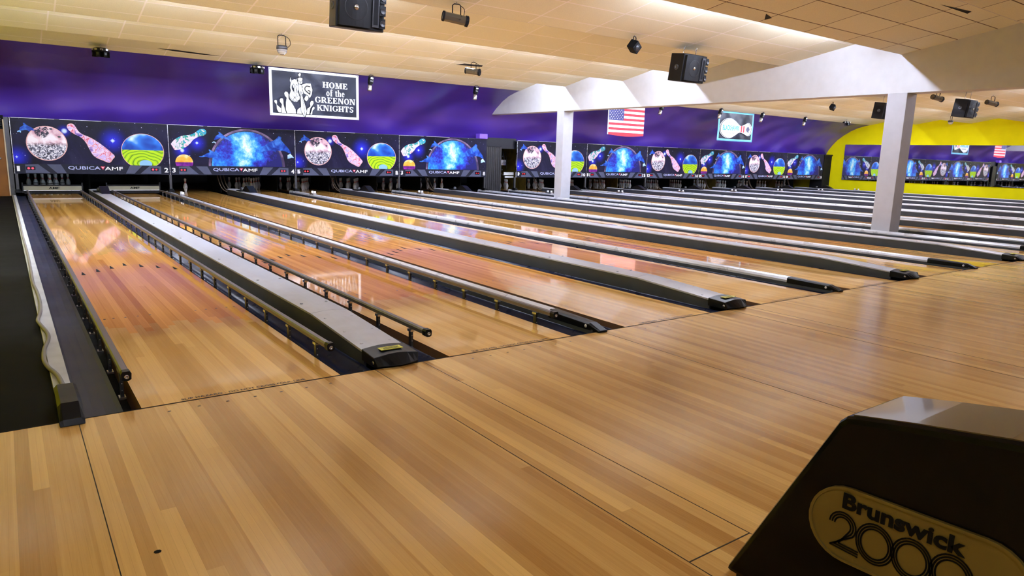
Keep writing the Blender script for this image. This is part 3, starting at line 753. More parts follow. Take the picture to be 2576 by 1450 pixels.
# posts below the mask joints
ps0 = None
for k, (xx, w) in enumerate([(MX0+.03, 'left end of the mask numbered one'), (MX0+PAIR, 'joint of masks two and three'), (MX0+2*PAIR, 'joint of masks four and five'), (MX0+3*PAIR, 'joint of masks six and seven'), (MX0+4*PAIR-.04, 'right end of the mask numbered eight'), (MX0+4*PAIR+GAP-.06, 'left end of the mask numbered nine')] +
                             [(MX0+GAP+j*PAIR, f'joint of masks {NW[2*j]} and {NW[2*j+1]}') for j in (5, 6, 7, 8, 9)]):
    lb = 'black steel post under the ' + w
    if ps0 is None:
        ps0 = thing('mask_post', lb, 'post', (xx, YM, 0), 0, 'posts under the masks')
        MB().box(-.03, .03, 0, .06, .074, ZB, M_['steel']).build('upright', ps0)
        MB().box(-.07, .07, -.1, .1, .074, .11, M_['black']).box(-.05, .05, -.06, .08, .10, .15, M_['black']).build('foot', ps0)
    else: dup(ps0, (xx, YM, 0), lb, 'posts under the masks')

# bay between masks 8 and 9
t = thing('plank_partition', 'dark grooved plank partition between masks 8 and 9', 'partition', (13.48, 17.0, 0))
for i in range(8):
    MB().box(.083*i+.004, .083*(i+1)-.004, 0, .03, -.1, 1.60, M_['woodgrille']).build('plank', t, bevel=.006)
MB().box(0, .67, .03, .06, -.1, 1.62, M_['black']).build('backing', t)
b = MB(); b.box(13.47, 14.85, 17.10, 17.16, 1.55, 1.92, M_['lavwall'])
for f in b.bm.faces: pass
tag(b.build('trim_5'), 'dark panel above the open machine bay between masks 8 and 9', 'panel', kind='structure')
bpy.data.objects['trim_5'].data.materials[0] = mat('dark_panel', (.008, .008, .012), .5, spec=.2)
t = thing('pinsetter', 'exposed pin setting machine in the gap left of mask 9', 'machine', (14.17, 17.55, 0))
b = MB(); random.seed(3)
b.box(-.05, .5, .1, .9, .75, .8, M_['steel']).build('machine_deck', t); b = MB(); b.box(.28, .5, -.1, .15, .95, 1.15, M_['alu']).build('gear_box', t)
for i in range(34):
    xx = random.uniform(0, .5); yy = random.uniform(-.1, .5); zz = random.uniform(.5, 1.5); s = random.uniform(.02, .08)
    MB().box(xx, xx+s*random.uniform(.5, 2), yy, yy+s, zz, zz+s*random.uniform(.3, 1.5), M_[random.choice(['steel', 'black', 'steel', 'alu', 'blackp'])]).build('machine_block', t)
b = MB()
for i in range(9):
    x0 = random.uniform(0, .6); b.tube([(x0, .1, 1.45), (x0+.05, .05, 1.1), (x0+random.uniform(-.1, .1), .1, .8), (x0, .2, .5)], .012, M_['black'])
b.build('cable', t)
MB().box(.25, .68, -.35, -.3, .60, .70, M_['strip']).box(.30, .68, -.35, -.3, .50, .56, M_['strip']).build('deck_bar', t)
# black cabinet at the right end
t = thing('end_cabinet', 'tall black cabinet between the last mask and the yellow wall', 'cabinet', (35.41, 16.97, 0))
MB().box(0, .73, 0, .7, -.1, 1.84, M_['black']).build('body', t); MB().box(-.01, .75, -.03, .72, 1.80, 1.87, M_['blackp']).build('top_band', t)
b = MB(); b.box(13.12, 13.45, 16.90, 17.15, 1.863, 2.03, M_['purplebox'])
tag(b.build('junction_box', bevel=.005), 'small violet box on top of mask 8', 'box')

# ------------------------------------------------------------------ pin decks
def kick(mt):
    return MB().box(-.012, .012, 18.6, 20.3, -.1, 1.88, mt)
kx = [(CX[j], f'between lanes {NW[2*j+1]} and {NW[2*j+2]}') for j in range(10)] + [(p[0], p[1]) for p in NX]
kb = {}
for j, (xx, w) in enumerate(sorted(kx)):
    ochre = j in (9, 12, 16, 19)
    lb = ('ochre' if ochre else 'black') + ' side board beside the pins ' + w
    if ochre not in kb: o = kick(M_['ochre'] if ochre else M_['pit']).build('kickback'); kb[ochre] = o; o.location = (xx, 0, 0); tag(o, lb, 'side board', 'side boards of the pin decks')
    else: o = kb[ochre].copy(); C.objects.link(o); o.location = (xx, 0, 0); o['label'] = lb
# pins
prof_p = [(.0, 0), (.026, 0), (.028, .004), (.036, .03), (.050, .075), (.058, .108), (.0605, .118), (.057, .15), (.046, .19), (.033, .222), (.0265, .24), (.0238, .252), (.0232, .256), (.0232, .268), (.0235, .278), (.0245, .290), (.028, .31), (.0320, .335), (.0325, .35), (.030, .366), (.022, .376), (.010, .3805), (0, .381)]
pm = [M_['red'] if (10 <= j <= 11 or j == 13) else M_['pinw'] for j in range(len(prof_p)-1)]
b = MB(); b.lathe(prof_p, M_['pinw'], 16, mats=pm); pin0 = b.build('bowling_pin')
pin_me = pin0.data; first_pin = True
OFF = [((0, 0), 'front pin'), ((-.1524, .264), 'left pin of the second row'), ((.1524, .264), 'right pin of the second row'), ((-.3048, .528), 'left pin of the third row'), ((0, .528), 'middle pin of the third row'), ((.3048, .528), 'right pin of the third row'),
       ((-.4572, .792), 'far left pin of the back row'), ((-.1524, .792), 'inner left pin of the back row'), ((.1524, .792), 'inner right pin of the back row'), ((.4572, .792), 'far right pin of the back row')]
def put_pin(x, y, z, lb, grp):
    global first_pin
    o = pin0 if first_pin else pin0.copy()
    if not first_pin: C.objects.link(o)
    first_pin = False
    o.location = (x, y, z); o.rotation_euler = (0, 0, random.uniform(0, 6)); tag(o, lb, 'bowling pin', grp)
for i in range(20):
    if i == 1: continue
    if i == 2:
        put_pin(3.79, 18.25, 0, 'lone white bowling pin standing at the end of lane 3', 'pins on lane 3'); continue
    z = .07 if i == 0 else 0
    for (ox, oy), d in OFF:
        put_pin(LX[i]+.527+ox, 18.62+oy, z, f'white bowling pin, {d} on lane {NW[i+1]}', f'rack of pins on lane {NW[i+1]}')
# pin table fingers behind the sweep of lane 1
t = thing('pin_table', 'black pin table holding the rack of lane 1', 'machine', (.527, 18.3, 0))
b = MB(); b.box(-.55, .55, .15, 1.3, .015, .06, M_['black']); b.build('frame', t)
for (ox, oy), d in OFF[:6]:
    MB().lathe([(.07, .20), (.075, .20), (.075, .215), (.07, .215)], M_['steel'], 14, mtx=Matrix.Translation((ox, .32+oy, 0))).build('spotting_cup', t)
# sweeps down on lanes 1 and 2
for i in (0, 1):
    t = thing('sweep_bar', f'lowered cream sweep bar with dark lettering across lane {NW[i+1]}', 'sweep', (LX[i], 17.25, 0), 0, 'lowered sweep bars')
    MB().box(-.10, 1.13, 0, .03, .10, .215, mat('sweep_cream', (.20, .19, .13), .45)).build('board', t)
    MB().box(-.12, 1.15, -.015, .045, .215, .245, M_['blackp']).box(-.10, 1.13, -.02, .0, .095, .112, M_['silver']).box(-.09, 1.12, .0, .02, .02, .095, M_['black']).build('frame_bar', t)
    for xx in (-.13, 1.13): MB().box(xx, xx+.03, .0, .05, .04, .30, M_['blackp']).build('arm', t)
    b = MB(); put_text(b, 'AMF', M_['ink'], (.42, -.003, .135), (1, 0, 0), (0, 0, 1), .23, .055, bold=.03); b.build('lettering', t, fixn=False)
# ball lift tracks in the pits between the pairs
bl0 = None
for j in range(1, 10):
    lb = f'brown curved ball lift tracks behind the divider of lanes {NW[2*j+1]} and {NW[2*j+2]}'
    if bl0 is None:
        bl0 = thing('ball_lift', lb, 'ball lift', (CX[j], 17.5, 0), 0, 'ball lift tracks')
        for (dx, dy) in ((-.22, 0), (-.12, .1), (-.02, .12)):
            MB().tube(catmull([(dx+.16, dy, .0), (dx+.02, dy+.05, .10), (dx-.06, dy+.12, .3), (dx-.1, dy+.2, .62), (dx-.12, dy+.25, .95)]), .014, M_['brownrod']).build('track', bl0)
    else: dup(bl0, (CX[j], 17.5, 0), lb, 'ball lift tracks')
# pit lamps that are on
for i, s in ((0, 1), (8, 1.2), (12, 1.2), (15, 1.0), (16, 1.2)):
    t = thing('pit_lamp', f'small strip lamp above the pins of lane {NW[i+1]}', 'lamp', (LX[i]+.527, 17.45, .78), 0)
    MB().box(-.3, .3, -.03, .03, .02, .06, M_['steel']).build('housing', t)
    MB().tube([(-.27, 0, 0), (.27, 0, 0)], .012, emis('pit_tube_glow', (.6, .8, 1), 45*s)).build('tube', t)

# ------------------------------------------------------------------ banners and flag
def wavy(mb_mat, w, h, amp, nx=24, nz=14, seed=1, fold=None):
    rnd = random.Random(seed); ph = [rnd.uniform(0, 6) for _ in range(4)]
    def f(u, v):
        return amp*(math.sin(u*5+v*4+ph[0])*.5+math.sin(u*9-v*7+ph[1])*.3+math.sin((u+v)*13+ph[2])*.2)*(.3+.7*math.sin(math.pi*max(0, min(1, u/w))))
    return f
def sheet(name, parent, rect, f, m, y, nx=24, nz=14):
    x0, x1, z0, z1 = rect; b = MB(); g = [[b.bm.verts.new((x0+(x1-x0)*i/nx, y+f(x0+(x1-x0)*i/nx, z0+(z1-z0)*j/nz), z0+(z1-z0)*j/nz)) for j in range(nz+1)] for i in range(nx+1)]
    k = b.mi(m)
    for i in range(nx):
        for j in range(nz): fc = b.bm.faces.new((g[i][j], g[i+1][j], g[i+1][j+1], g[i][j+1])); fc.material_index = k; fc.smooth = True
    o = b.build(name, parent, fixn=False)
    if name in ('sheet', 'stripes_cloth'):
        s = o.modifiers.new('thick', 'SOLIDIFY'); s.thickness = .003; s.offset = 1
    return o
# serif lettering built from strokes
def serif(ch):
    T, t = .24, .09; S_ = .09
    def v(x, w=T, a=0, c=1): return [(x-w/2, a), (x+w/2, a), (x+w/2, c), (x-w/2, c)]
    def h(x0, x1, y, w=t): return [(x0, y-w/2), (x1, y-w/2), (x1, y+w/2), (x0, y+w/2)]
    def sf(x, y, w=.42): return [(x-w/2, y), (x+w/2, y), (x+w/2, y+.075), (x-w/2, y+.075)]
    def dg(x0, y0, x1, y1, w): return [(x0-w/2, y0), (x0+w/2, y0), (x1+w/2, y1), (x1-w/2, y1)]
    def ring(cx, cy, rx, ry, th, tv, a0=0, a1=360, n=20):
        q = []
        for i in range(n):
            A = math.radians(a0+(a1-a0)*i/n); B = math.radians(a0+(a1-a0)*(i+1)/n)
            q.append([(cx+rx*math.cos(A), cy+ry*math.sin(A)), (cx+rx*math.cos(B), cy+ry*math.sin(B)), (cx+(rx-th)*math.cos(B), cy+(ry-tv)*math.sin(B)), (cx+(rx-th)*math.cos(A), cy+(ry-tv)*math.sin(A))])
        return q
    G = {
     'H': (.95, [v(.2), v(.75), h(.2, .75, .5), sf(.2, 0), sf(.2, .925), sf(.75, 0), sf(.75, .925)]),
     'O': (.9, ring(.45, .5, .43, .52, .22, .08)),
     'M': (1.15, [v(.18, .1), v(.95), dg(.26, 1, .55, 0, .22), dg(.88, 1, .55, 0, .1), sf(.18, 0, .34), sf(.95, 0), sf(.2, .925, .34), sf(.95, .925)]),
     'E': (.82, [v(.22), h(.1, .72, .04), h(.1, .7, .96), h(.2, .55, .5), [(.64, 0), (.76, 0), (.76, .28), (.68, .28)], [(.64, 1), (.72, 1), (.72, .75), (.66, .75)], [(.5, .38), (.57, .38), (.57, .62), (.5, .62)], sf(.2, 0, .36), sf(.2, .925, .36)]),
     'G': (.95, ring(.47, .5, .45, .52, .22, .08, 40, 360) + [v(.78, .2, .1, .46), sf(.78, .42, .36), [(.76, .7), (.84, .7), (.84, 1), (.78, .95)]]),
     'R': (.95, [v(.22), h(.1, .5, .96), h(.2, .5, .5), sf(.22, 0), dg(.8, 0, .48, .5, .24), sf(.85, 0, .25)] + ring(.5, .73, .28, .27, .2, .08, -90, 90, 10)),
     'N': (.98, [v(.16, .1), v(.82, .1), dg(.26, 1, .78, 0, .24), sf(.16, 0, .32), sf(.14, .925, .3), sf(.82, .925, .32)]),
     'K': (.98, [v(.22), dg(.36, .45, .78, 1, .1), dg(.78, 0, .48, .62, .24), sf(.22, 0), sf(.22, .925), sf(.82, 0, .34), sf(.78, .925, .34)]),
     'I': (.48, [v(.24), sf(.24, 0), sf(.24, .925)]),
     'T': (.85, [v(.42), h(.06, .78, .96), sf(.42, 0), [(.02, .72), (.1, .72), (.14, 1), (.04, 1)], [(.82, .72), (.74, .72), (.7, 1), (.8, 1)]]),
     'S': (.72, ring(.35, .74, .3, .27, .2, .09, 30, 270, 14) + ring(.35, .26, .33, .27, .2, .09, -150, 90, 14) + [[(.06, 0), (.12, 0), (.14, .3), (.06, .3)], [(.6, .7), (.66, .7), (.66, 1), (.6, 1)], [(.2, .56), (.34, .42), (.5, .42), (.36, .58)]]),
     'o': (.62, ring(.3, .33, .29, .35, .17, .07)),
     'f': (.45, [v(.2, .2, 0, .8), h(.06, .42, .63, .07), sf(.2, 0, .34)] + ring(.32, .8, .22, .22, .16, .07, 30, 180, 8)),
     't': (.42, [v(.2, .2, .06, .85), h(.04, .4, .63, .07), h(.14, .4, .03, .08)]),
     'h': (.7, [v(.16, .2), v(.53, .19, 0, .45), sf(.16, 0, .3), sf(.53, 0, .3), sf(.12, .925, .2)] + ring(.36, .45, .265, .22, .19, .08, 0, 150, 8)),
     'e': (.58, ring(.29, .33, .27, .35, .17, .07, 20, 325, 16) + [h(.1, .54, .36, .07)]),
     ' ': (.35, [])}
    return G[ch]
def put_serif(mb, txt, m, x0, x1, z0, h, yf):
    tot = sum(serif(c)[0] for c in txt) + .06*(len(txt)-1); sx = (x1-x0)/tot; cx = x0
    for c in txt:
        w, polys = serif(c)
        for P in polys:
            q = [(cx+p[0]*sx, yf(cx+p[0]*sx, z0+p[1]*h), z0+p[1]*h) for p in P]
            mb.poly(q, m)
        cx += (w+.06)*sx
BW, BH = 2.49, 1.215
t = thing('banner', 'wide black and white banner with knight, horse and pins, hung left of the beam', 'banner', (5.33, 15.085, 2.17))
fw_ = wavy(None, BW, BH, .012, seed=2)
sheet('sheet', t, (0, BW, 0, BH), fw_, M_['clothw'], 0); sheet('black_field', t, (.075, BW-.075, .065, BH-.065), fw_, M_['cloth'], -.005, 40, 24)
b = MB(); Y = lambda d: (lambda u, v: fw_(u, v)-d)
for txt, a, c, z, h in (('HOME', 1.44, 2.16, .80, .15), ('of the', 1.54, 2.07, .585, .175), ('GREENON', 1.22, 2.38, .395, .15), ('KNIGHTS', 1.27, 2.325, .185, .15)):
    put_serif(b, txt, M_['clothw'], a, c, z+.01, h, Y(.009))
b.build('lettering', t, fixn=False)
KN = dict(
 horse=[(0.57, 1.025), (0.6, 0.933), (0.673, 0.971), (0.726, 0.957), (0.748, 1.028), (0.762, 0.928), (0.775, 0.809), (0.779, 0.733), (0.757, 0.655), (0.809, 0.505), (0.791, 0.44), (0.722, 0.377), (0.655, 0.373), (0.577, 0.406), (0.526, 0.472), (0.522, 0.548), (0.558, 0.664), (0.541, 0.739), (0.557, 0.841), (0.54, 0.928)],
 helmet=[(0.76, 0.997), (0.814, 1.028), (0.894, 1.009), (0.886, 0.869), (0.829, 0.832), (0.763, 0.865)],
 plume=[(0.818, 1.142), (0.857, 1.12), (0.834, 1.036), (0.788, 1.038), (0.763, 1.093)],
 arm=[(.78, .85), (.87, .83), (.90, .6), (.80, .55), (.77, .7)],
 shield=[(0.862, 0.841), (0.991, 0.89), (1.113, 0.888), (1.157, 0.724), (1.133, 0.593), (1.076, 0.499), (1.01, 0.571), (0.91, 0.615), (0.866, 0.74)],
 pin1=[(0.113, 0.367), (0.133, 0.399), (0.185, 0.397), (0.196, 0.335), (0.181, 0.283), (0.294, 0.19), (0.289, 0.075), (0.224, 0.075), (0.176, 0.157), (0.168, 0.282), (0.124, 0.324)],
 pin2=[(0.256, 0.408), (0.29, 0.455), (0.348, 0.446), (0.363, 0.384), (0.363, 0.296), (0.398, 0.171), (0.432, 0.07), (0.295, 0.07), (0.294, 0.19), (0.311, 0.292), (0.261, 0.352)],
 pin3=[(0.379, 0.587), (0.413, 0.63), (0.472, 0.626), (0.502, 0.559), (0.499, 0.457), (0.581, 0.336), (0.676, 0.189), (0.691, 0.07), (0.446, 0.07), (0.411, 0.172), (0.417, 0.35), (0.44, 0.466), (0.39, 0.525)],
 pin4=[(0.704, 0.07), (0.716, 0.178), (0.812, 0.262), (0.845, 0.07)],
 pin5=[(0.913, 0.487), (0.969, 0.575), (1.043, 0.548), (1.034, 0.47), (0.978, 0.408), (0.925, 0.437)],
 pin6=[(1.066, 0.369), (1.101, 0.436), (1.17, 0.441), (1.182, 0.377), (1.139, 0.309), (1.083, 0.241), (1.049, 0.07), (0.968, 0.07), (0.987, 0.221), (1.077, 0.292)],
 pin7=[(1.124, 0.243), (1.159, 0.291), (1.207, 0.268), (1.192, 0.221), (1.143, 0.179), (1.125, 0.07), (1.063, 0.07), (1.109, 0.19)],
 sword=[(0.81, 0.646), (0.843, 0.648), (0.982, 0.156), (0.925, -0.02), (0.816, 0.146), (0.812, 0.48)])
b = MB(); d = .008
def lines(P, dd, w=.013, closed=True):
    n = len(P)
    for i in range(n if closed else n-1):
        a = Vector(P[i]); c = Vector(P[(i+1) % n]); e = (c-a)
        if e.length < 1e-4: continue
        q = Vector((-e.y, e.x)).normalized()*w/2
        b.poly([(p[0], fw_(p[0], p[1])-dd, p[1]) for p in (a-q, c-q, c+q, a+q)], M_['ink'])
for i, (k, P) in enumerate(KN.items()):
    dd = .008+i*.0016
    b.poly([(p[0], fw_(p[0], p[1])-dd, p[1]) for p in P], M_['clothw']); lines(P, dd+.0008)
dd = .031
G_ = [(1.09, .80), (.99, .815), (.94, .76), (.945, .70), (1.03, .635), (1.075, .60), (1.08, .69), (1.02, .70)]
lines(G_, dd, .024, False)
for P in ([(.60, .80), (.64, .84), (.66, .78), (.62, .62)], [(.75, .80), (.72, .84), (.69, .78), (.74, .62)], [(.63, .74), (.66, .60), (.70, .60), (.71, .74)], [(.60, .55), (.65, .50), (.72, .51), (.76, .56)], [(.61, .42), (.66, .50), (.71, .42)], [(.53, .50), (.6, .41), (.68, .39), (.78, .44)],
          [(.77, .94), (.83, .90), (.89, .95)], [(.83, .90), (.83, .84)], [(.83, .62), (.90, .30), (.925, .0)], [(.57, .98), (.575, .92)], [(.745, .98), (.74, .92)], [(.60, .94), (.55, .85)], [(.73, .94), (.77, .85)]):
    lines(P, dd, .011, False)
b.build('knight_and_pins_artwork', t, fixn=False)
b = MB()
for (u, v) in [(.03, .03), (.63, .03), (1.24, .03), (1.86, .03), (2.46, .03), (.03, BH-.03), (.63, BH-.03), (1.24, BH-.03), (1.86, BH-.03), (2.46, BH-.03)]:
    b.lathe([(.005, 0), (.011, 0), (.011, .002), (.005, .002)], M_['steel'], 10, mtx=Matrix.Translation((u, fw_(u, v)-.006, v)) @ Matrix.Rotation(math.pi/2, 4, 'X'))
b.build('eyelets', t)
# flag
FWD, FHT = 1.86, 1.13
t = thing('national_flag', 'striped flag with white stars on blue, hanging behind the beam', 'flag', (17.63, 15.2, 2.19))
ff = wavy(None, FWD, FHT, .014, seed=5); fz = lambda u: -.03*math.sin(math.pi*u/FWD)
for k in range(13):
    z0 = FHT*k/13; z1 = FHT*(k+1)/13; u0_ = .76 if k >= 6 else .0
    b = MB(); mt = M_['flagred'] if k % 2 == 0 else M_['flagwhite']; n = 20
    for i in range(n):
        a = u0_+(FWD-u0_)*i/n; c = u0_+(FWD-u0_)*(i+1)/n
        sag = lambda u: -.05*math.sin(math.pi*u/FWD)*(1-z0/FHT)**2 if k == 0 else 0
        b.poly([(a, ff(a, z0), z0+(sag(a) if k == 0 else 0)), (c, ff(c, z0), z0+(sag(c) if k == 0 else 0)), (c, ff(c, z1), z1), (a, ff(a, z1), z1)], mt)
    b.build('stripe', t, fixn=False)
b = MB(); zc = FHT*6/13; n = 10
for i in range(n):
    a = .76*i/n; c = .76*(i+1)/n
    for j in range(6):
        p = zc+(FHT-zc)*j/6; q = zc+(FHT-zc)*(j+1)/6
        b.poly([(a, ff(a, p), p), (c, ff(c, p), p), (c, ff(c, q), q), (a, ff(a, q), q)], M_['flagblue'])
cn = b.build('canton', t, fixn=False)
b = MB()
for r in range(9):
    for c in range(6 if r % 2 == 0 else 5):
        cx = .06+.125*c+(.0625 if r % 2 else 0); cz = zc+.06+r*.062
        P = []
        for i in range(10):
            rr = .026 if i % 2 == 0 else .011; A = math.pi/2+i*math.pi/5; P.append((cx+rr*math.cos(A), ff(cx, cz)-.004, cz+rr*math.sin(A)))
        b.poly(P, M_['flagwhite'])
b.build('stars', cn, fixn=False)
MB().box(-.04, .0, -.003, .003, 0, FHT, M_['clothw']).build('hoist_band', t)
# black team banner with the pin shaped badge
t = thing('banner', 'square black banner with light blue border and pin shaped badge, right of the flag', 'banner', (23.77, 15.09, 2.19))
W2, H2 = 2.41, 1.21; f2 = wavy(None, W2, H2, .02, seed=9)
sheet('sheet', t, (0, W2, 0, H2), f2, M_['skyblue'], 0); sheet('black_field', t, (.10, W2-.10, .09, H2-.06), f2, M_['cloth'], -.006, 30, 16)
pinP = [(.12, .48), (.16, .34), (.42, .18), (.80, .13), (1.12, .24), (1.42, .38), (1.72, .34), (2.0, .26), (2.2, .34), (2.25, .52), (2.18, .70), (1.98, .80), (1.70, .70), (1.45, .66), (1.15, .82), (.80, .93), (.42, .88), (.16, .70)]
b = MB()
def put2(P, m, dd, sc=1.0, s=True):
    q = catmull([*P, P[0]], 3)[:-1] if s else P
    q = [((p[0]-1.15)*sc+1.15, (p[1]-.52)*sc+.52) for p in q]
    b.poly([(p[0], -.035-dd, p[1]) for p in q], m)
put2(pinP, M_['clothw'], 0, 1.03); put2(pinP, M_['ink'], .002, 1.0); put2(pinP, M_['clothw'], .004, .965)
for u in (1.50, 1.66): put2([(u, .39), (u+.09, .385), (u+.10, .665), (u+.01, .66)], M_['flagred'], .006, s=False)
put_text(b, 'HOME OF THE', M_['ink'], (.48, -.042, .72), (1, 0, 0), (0, 0, 1), .75, .06)
put_text(b, 'BLACKHAWK', mat('banner_azure', (.02, .33, .62), .5), (.28, -.042, .44), (1, 0, 0), (0, 0, 1), 1.12, .22, bold=.04)
put_text(b, 'BOWLERS', M_['ink'], (.52, -.042, .30), (1, 0, 0), (0, 0, 1), .62, .07)
put2([(1.86, .5), (1.92, .62), (2.05, .64), (2.14, .52), (2.06, .46), (2.10, .38), (1.95, .42)], M_['footer2'], .006, s=False)
b.build('badge', t, fixn=False)

# ------------------------------------------------------------------ loudspeakers
def speaker_parts(t):
    w, d, h = .33, .42, .25
    prof = [(-w*.80, d*.5), (-w, -d*.40), (-w*.5, -d*.50), (0, -d*.53), (w*.5, -d*.52), (w*.95, -d*.42), (w*1.0, -d*.3), (w*.80, d*.5)]
    MB().prism(prof, -h, h, M_['blackp'], 'z').build('cabinet', t, bevel=.012)
    g = [(-w*.92+.0, -d*.415)] + [(-w*.92 + (w*1.25)*i/8, -d*.43 - .035*math.sin(math.pi*i/8)-.045) for i in range(9)] + [(w*.33, -d*.42)]
    gr = MB().prism(g, -h*.9, h*.9, M_['grille'], 'z', smooth=False).build('woofer_grille', t)
    b = MB(); b.lathe([(.0, 0), (.035, 0), (.03, .012), (.0, .018)], M_['alu'], 14, mtx=Matrix.Translation((-.10, -d*.43-.08, 0)) @ Matrix.Rotation(math.pi/2, 4, 'X'))
    b.lathe([(.145, 0), (.15, 0), (.15, .004), (.145, .004)], M_['steel'], 28, mtx=Matrix.Translation((-.10, -d*.43-.078, 0)) @ Matrix.Rotation(math.pi/2, 4, 'X')); b.build('woofer_cone', t)
    b = MB(); b.box(.125, .215, -d*.57, -d*.48, -h*.82, h*.82, M_['steel']); b.prism([(.14, -d*.575), (.20, -d*.575), (.19, -d*.57), (.15, -d*.57)], -h*.7, h*.7, M_['black'], 'z')
    b.build('horn', t)
    for z in (-.15, 0, .15):
        b = MB(); b.box(.225, .305, -d*.56, -d*.44, z-.06, z+.06, M_['blackp'])
        b.lathe([(.0, 0), (.018, 0), (.034, .014), (.036, .014), (.036, 0)], M_['steel'], 14, mtx=Matrix.Translation((.265, -d*.56-.001, z)) @ Matrix.Rotation(math.pi/2, 4, 'X')); b.build('tweeter', t)
    MB().lathe([(0, 0), (.05, 0), (.05, .006), (.02, .006), (.018, -.002), (0, -.002)], M_['steel'], 14, mtx=Matrix.Translation((-w*.93, 0, 0)) @ Matrix.Rotation(-math.pi/2, 4, 'Y')).build('handle_cup', t)
def chain(t, ztop, x0):
    b = MB(); z = .25; i = 0
    while z < ztop:
        T = Matrix.Translation((x0, 0, z+.02)) @ Matrix.Rotation((i % 2)*math.pi/2, 4, 'Z')
        P = [T @ Vector((.010*math.cos(a*math.pi/4), 0, .022*math.sin(a*math.pi/4))) for a in range(9)]
        b.tube(P, .003, M_['alu'], 5); z += .034; i += 1
    b.build('chain', t)
SPK = [((3.33, 4.93, 3.08), 0, .18, 'large black loudspeaker nearest the camera, cut by the top edge'), ((10.25, 5.40, 3.04), 0, .13, 'black loudspeaker hung on chains in front of the white beam'),
       ((22.0, 5.15, 3.02), 0, .19, 'black loudspeaker hung beyond the beam right of the wide pillar'), ((22.2, 7.55, 3.04), 0, .19, 'black loudspeaker partly hidden behind the wide pillar')]
for (loc, rz, ch, lb) in SPK:
    t = thing('loudspeaker', lb, 'loudspeaker', loc, rz, 'hanging loudspeakers'); t.rotation_euler = (math.radians(7), 0, rz)
    speaker_parts(t)
    for x0 in (-.17, .17): chain(t, .25+ch, x0)

# ------------------------------------------------------------------ stage lights
def yoke(b, top, w, drop, m=None):
    m = m or M_['black']
    b.tube([(-w, 0, -drop), (-w, 0, -.02), (-w*.6, 0, 0), (w*.6, 0, 0), (w, 0, -.02), (w, 0, -drop)], .008, m, 6); b.tube([(0, 0, 0), (0, 0, top)], .008, M_['alu'], 6)
def barrel_light(loc, rz, lb, L=.36):
    t = thing('barrel_light', lb, 'stage light', loc, rz, 'barrel shaped stage lights')
    b = MB(); yoke(b, .03, .06, .15); b.build('yoke', t)
    b = MB(); R = Matrix.Translation((-.02, 0, -.20)) @ Matrix.Rotation(math.radians(8), 4, 'Y') @ Matrix.Rotation(math.pi/2, 4, 'Y')
    b.lathe([(0, -L/2), (.062, -L/2), (.068, -L/2+.01), (.068, L/2), (0, L/2)], M_['bronze'], 8, mtx=R, smooth=False); bo = b.build('barrel', t)
    b = MB(); b.lathe([(.072, -L/2-.01), (.075, -L/2+.02), (.070, -L/2+.02)], M_['black'], 8, mtx=R, smooth=False)
    b.lathe([(0, L/2-.03), (.078, L/2-.03), (.080, L/2+.01), (.06, L/2+.02), (.03, L/2+.02), (.025, L/2+.0), (0, L/2+.0)], M_['black'], 8, mtx=R, smooth=False); b.build('end_ring', t)
    b = MB(); b.tube(catmull([(.06, 0, -.02), (.12, .03, -.06), (.11, .05, -.16), (.05, .05, -.2)]), .005, M_['black'], 5); b.build('cable', t)
    return t
barrel_light((5.03, 5.27, 3.43), math.radians(-20), 'barrel shaped black stage light beside the large near loudspeaker')
barrel_light((8.55, 10.27, 3.40), math.radians(-50), 'barrel shaped stage light above the purple wall beside a black ceiling gap', .34)
barrel_light((20.6, 5.31, 3.42), math.radians(-15), 'barrel shaped stage light under the beam left of the far loudspeaker')
barrel_light((23.44, 5.0, 3.46), math.radians(-25), 'barrel shaped stage light right of the far loudspeaker')
def scanner(loc, lb, rz=0, tilt=8):
    t = thing('scanner_light', lb, 'stage light', loc, rz, 'scanner lights along the purple wall')
    b = MB(); yoke(b, .03, .07, .16); b.build('yoke', t)
    T = Matrix.Rotation(math.radians(tilt), 4, 'Y')
    b = MB(); b.box(-.055, .055, -.06, .06, -.24, -.04, M_['black'], T); b.box(-.03, .04, -.065, -.06, -.11, -.07, M_['alu'], T); b.box(.05, .075, -.03, .03, -.2, -.12, M_['steel'], T); b.box(-.04, .04, -.07, -.06, -.19, -.15, M_['steel'], T)
    b.lathe([(.045, 0), (.05, .02), (.05, .06)], M_['black'], 12, mtx=T @ Matrix.Translation((0, 0, -.28))); b.build('body', t)
    b = MB(); b.lathe([(0, 0), (.062, .0), (.066, .03), (.066, .15), (.05, .17), (0, .17)], M_['alu'], 14, mtx=T @ Matrix.Translation((-.0, 0, -.44)))
    b.box(.0, .022, -.070, -.062, -.41, -.31, M_['numw'], T); b.build('mirror_head', t)
    b = MB(); b.tube(catmull([(-.06, 0, -.02), (-.09, .02, -.12), (-.08, .02, -.26), (-.03, .03, -.32)]), .005, M_['black'], 5); b.build('cable', t)
scanner((8.16, 14.98, 3.42), 'slim scanner light hanging just right of the knight banner')
scanner((11.72, 15.02, 3.42), 'slim scanner light hanging left of the beam end')
scanner((20.15, 14.9, 3.42), 'slim scanner light directly right of the flag', 0, 25)
scanner((23.5, 14.75, 3.46), 'slim scanner light in front of the square banner', 0, 25)
scanner((26.3, 14.72, 3.46), 'slim scanner light right of the square banner', 0, 25)
scanner((29.55, 14.7, 3.46), 'slim scanner light farthest right on the purple wall', 0, 25)
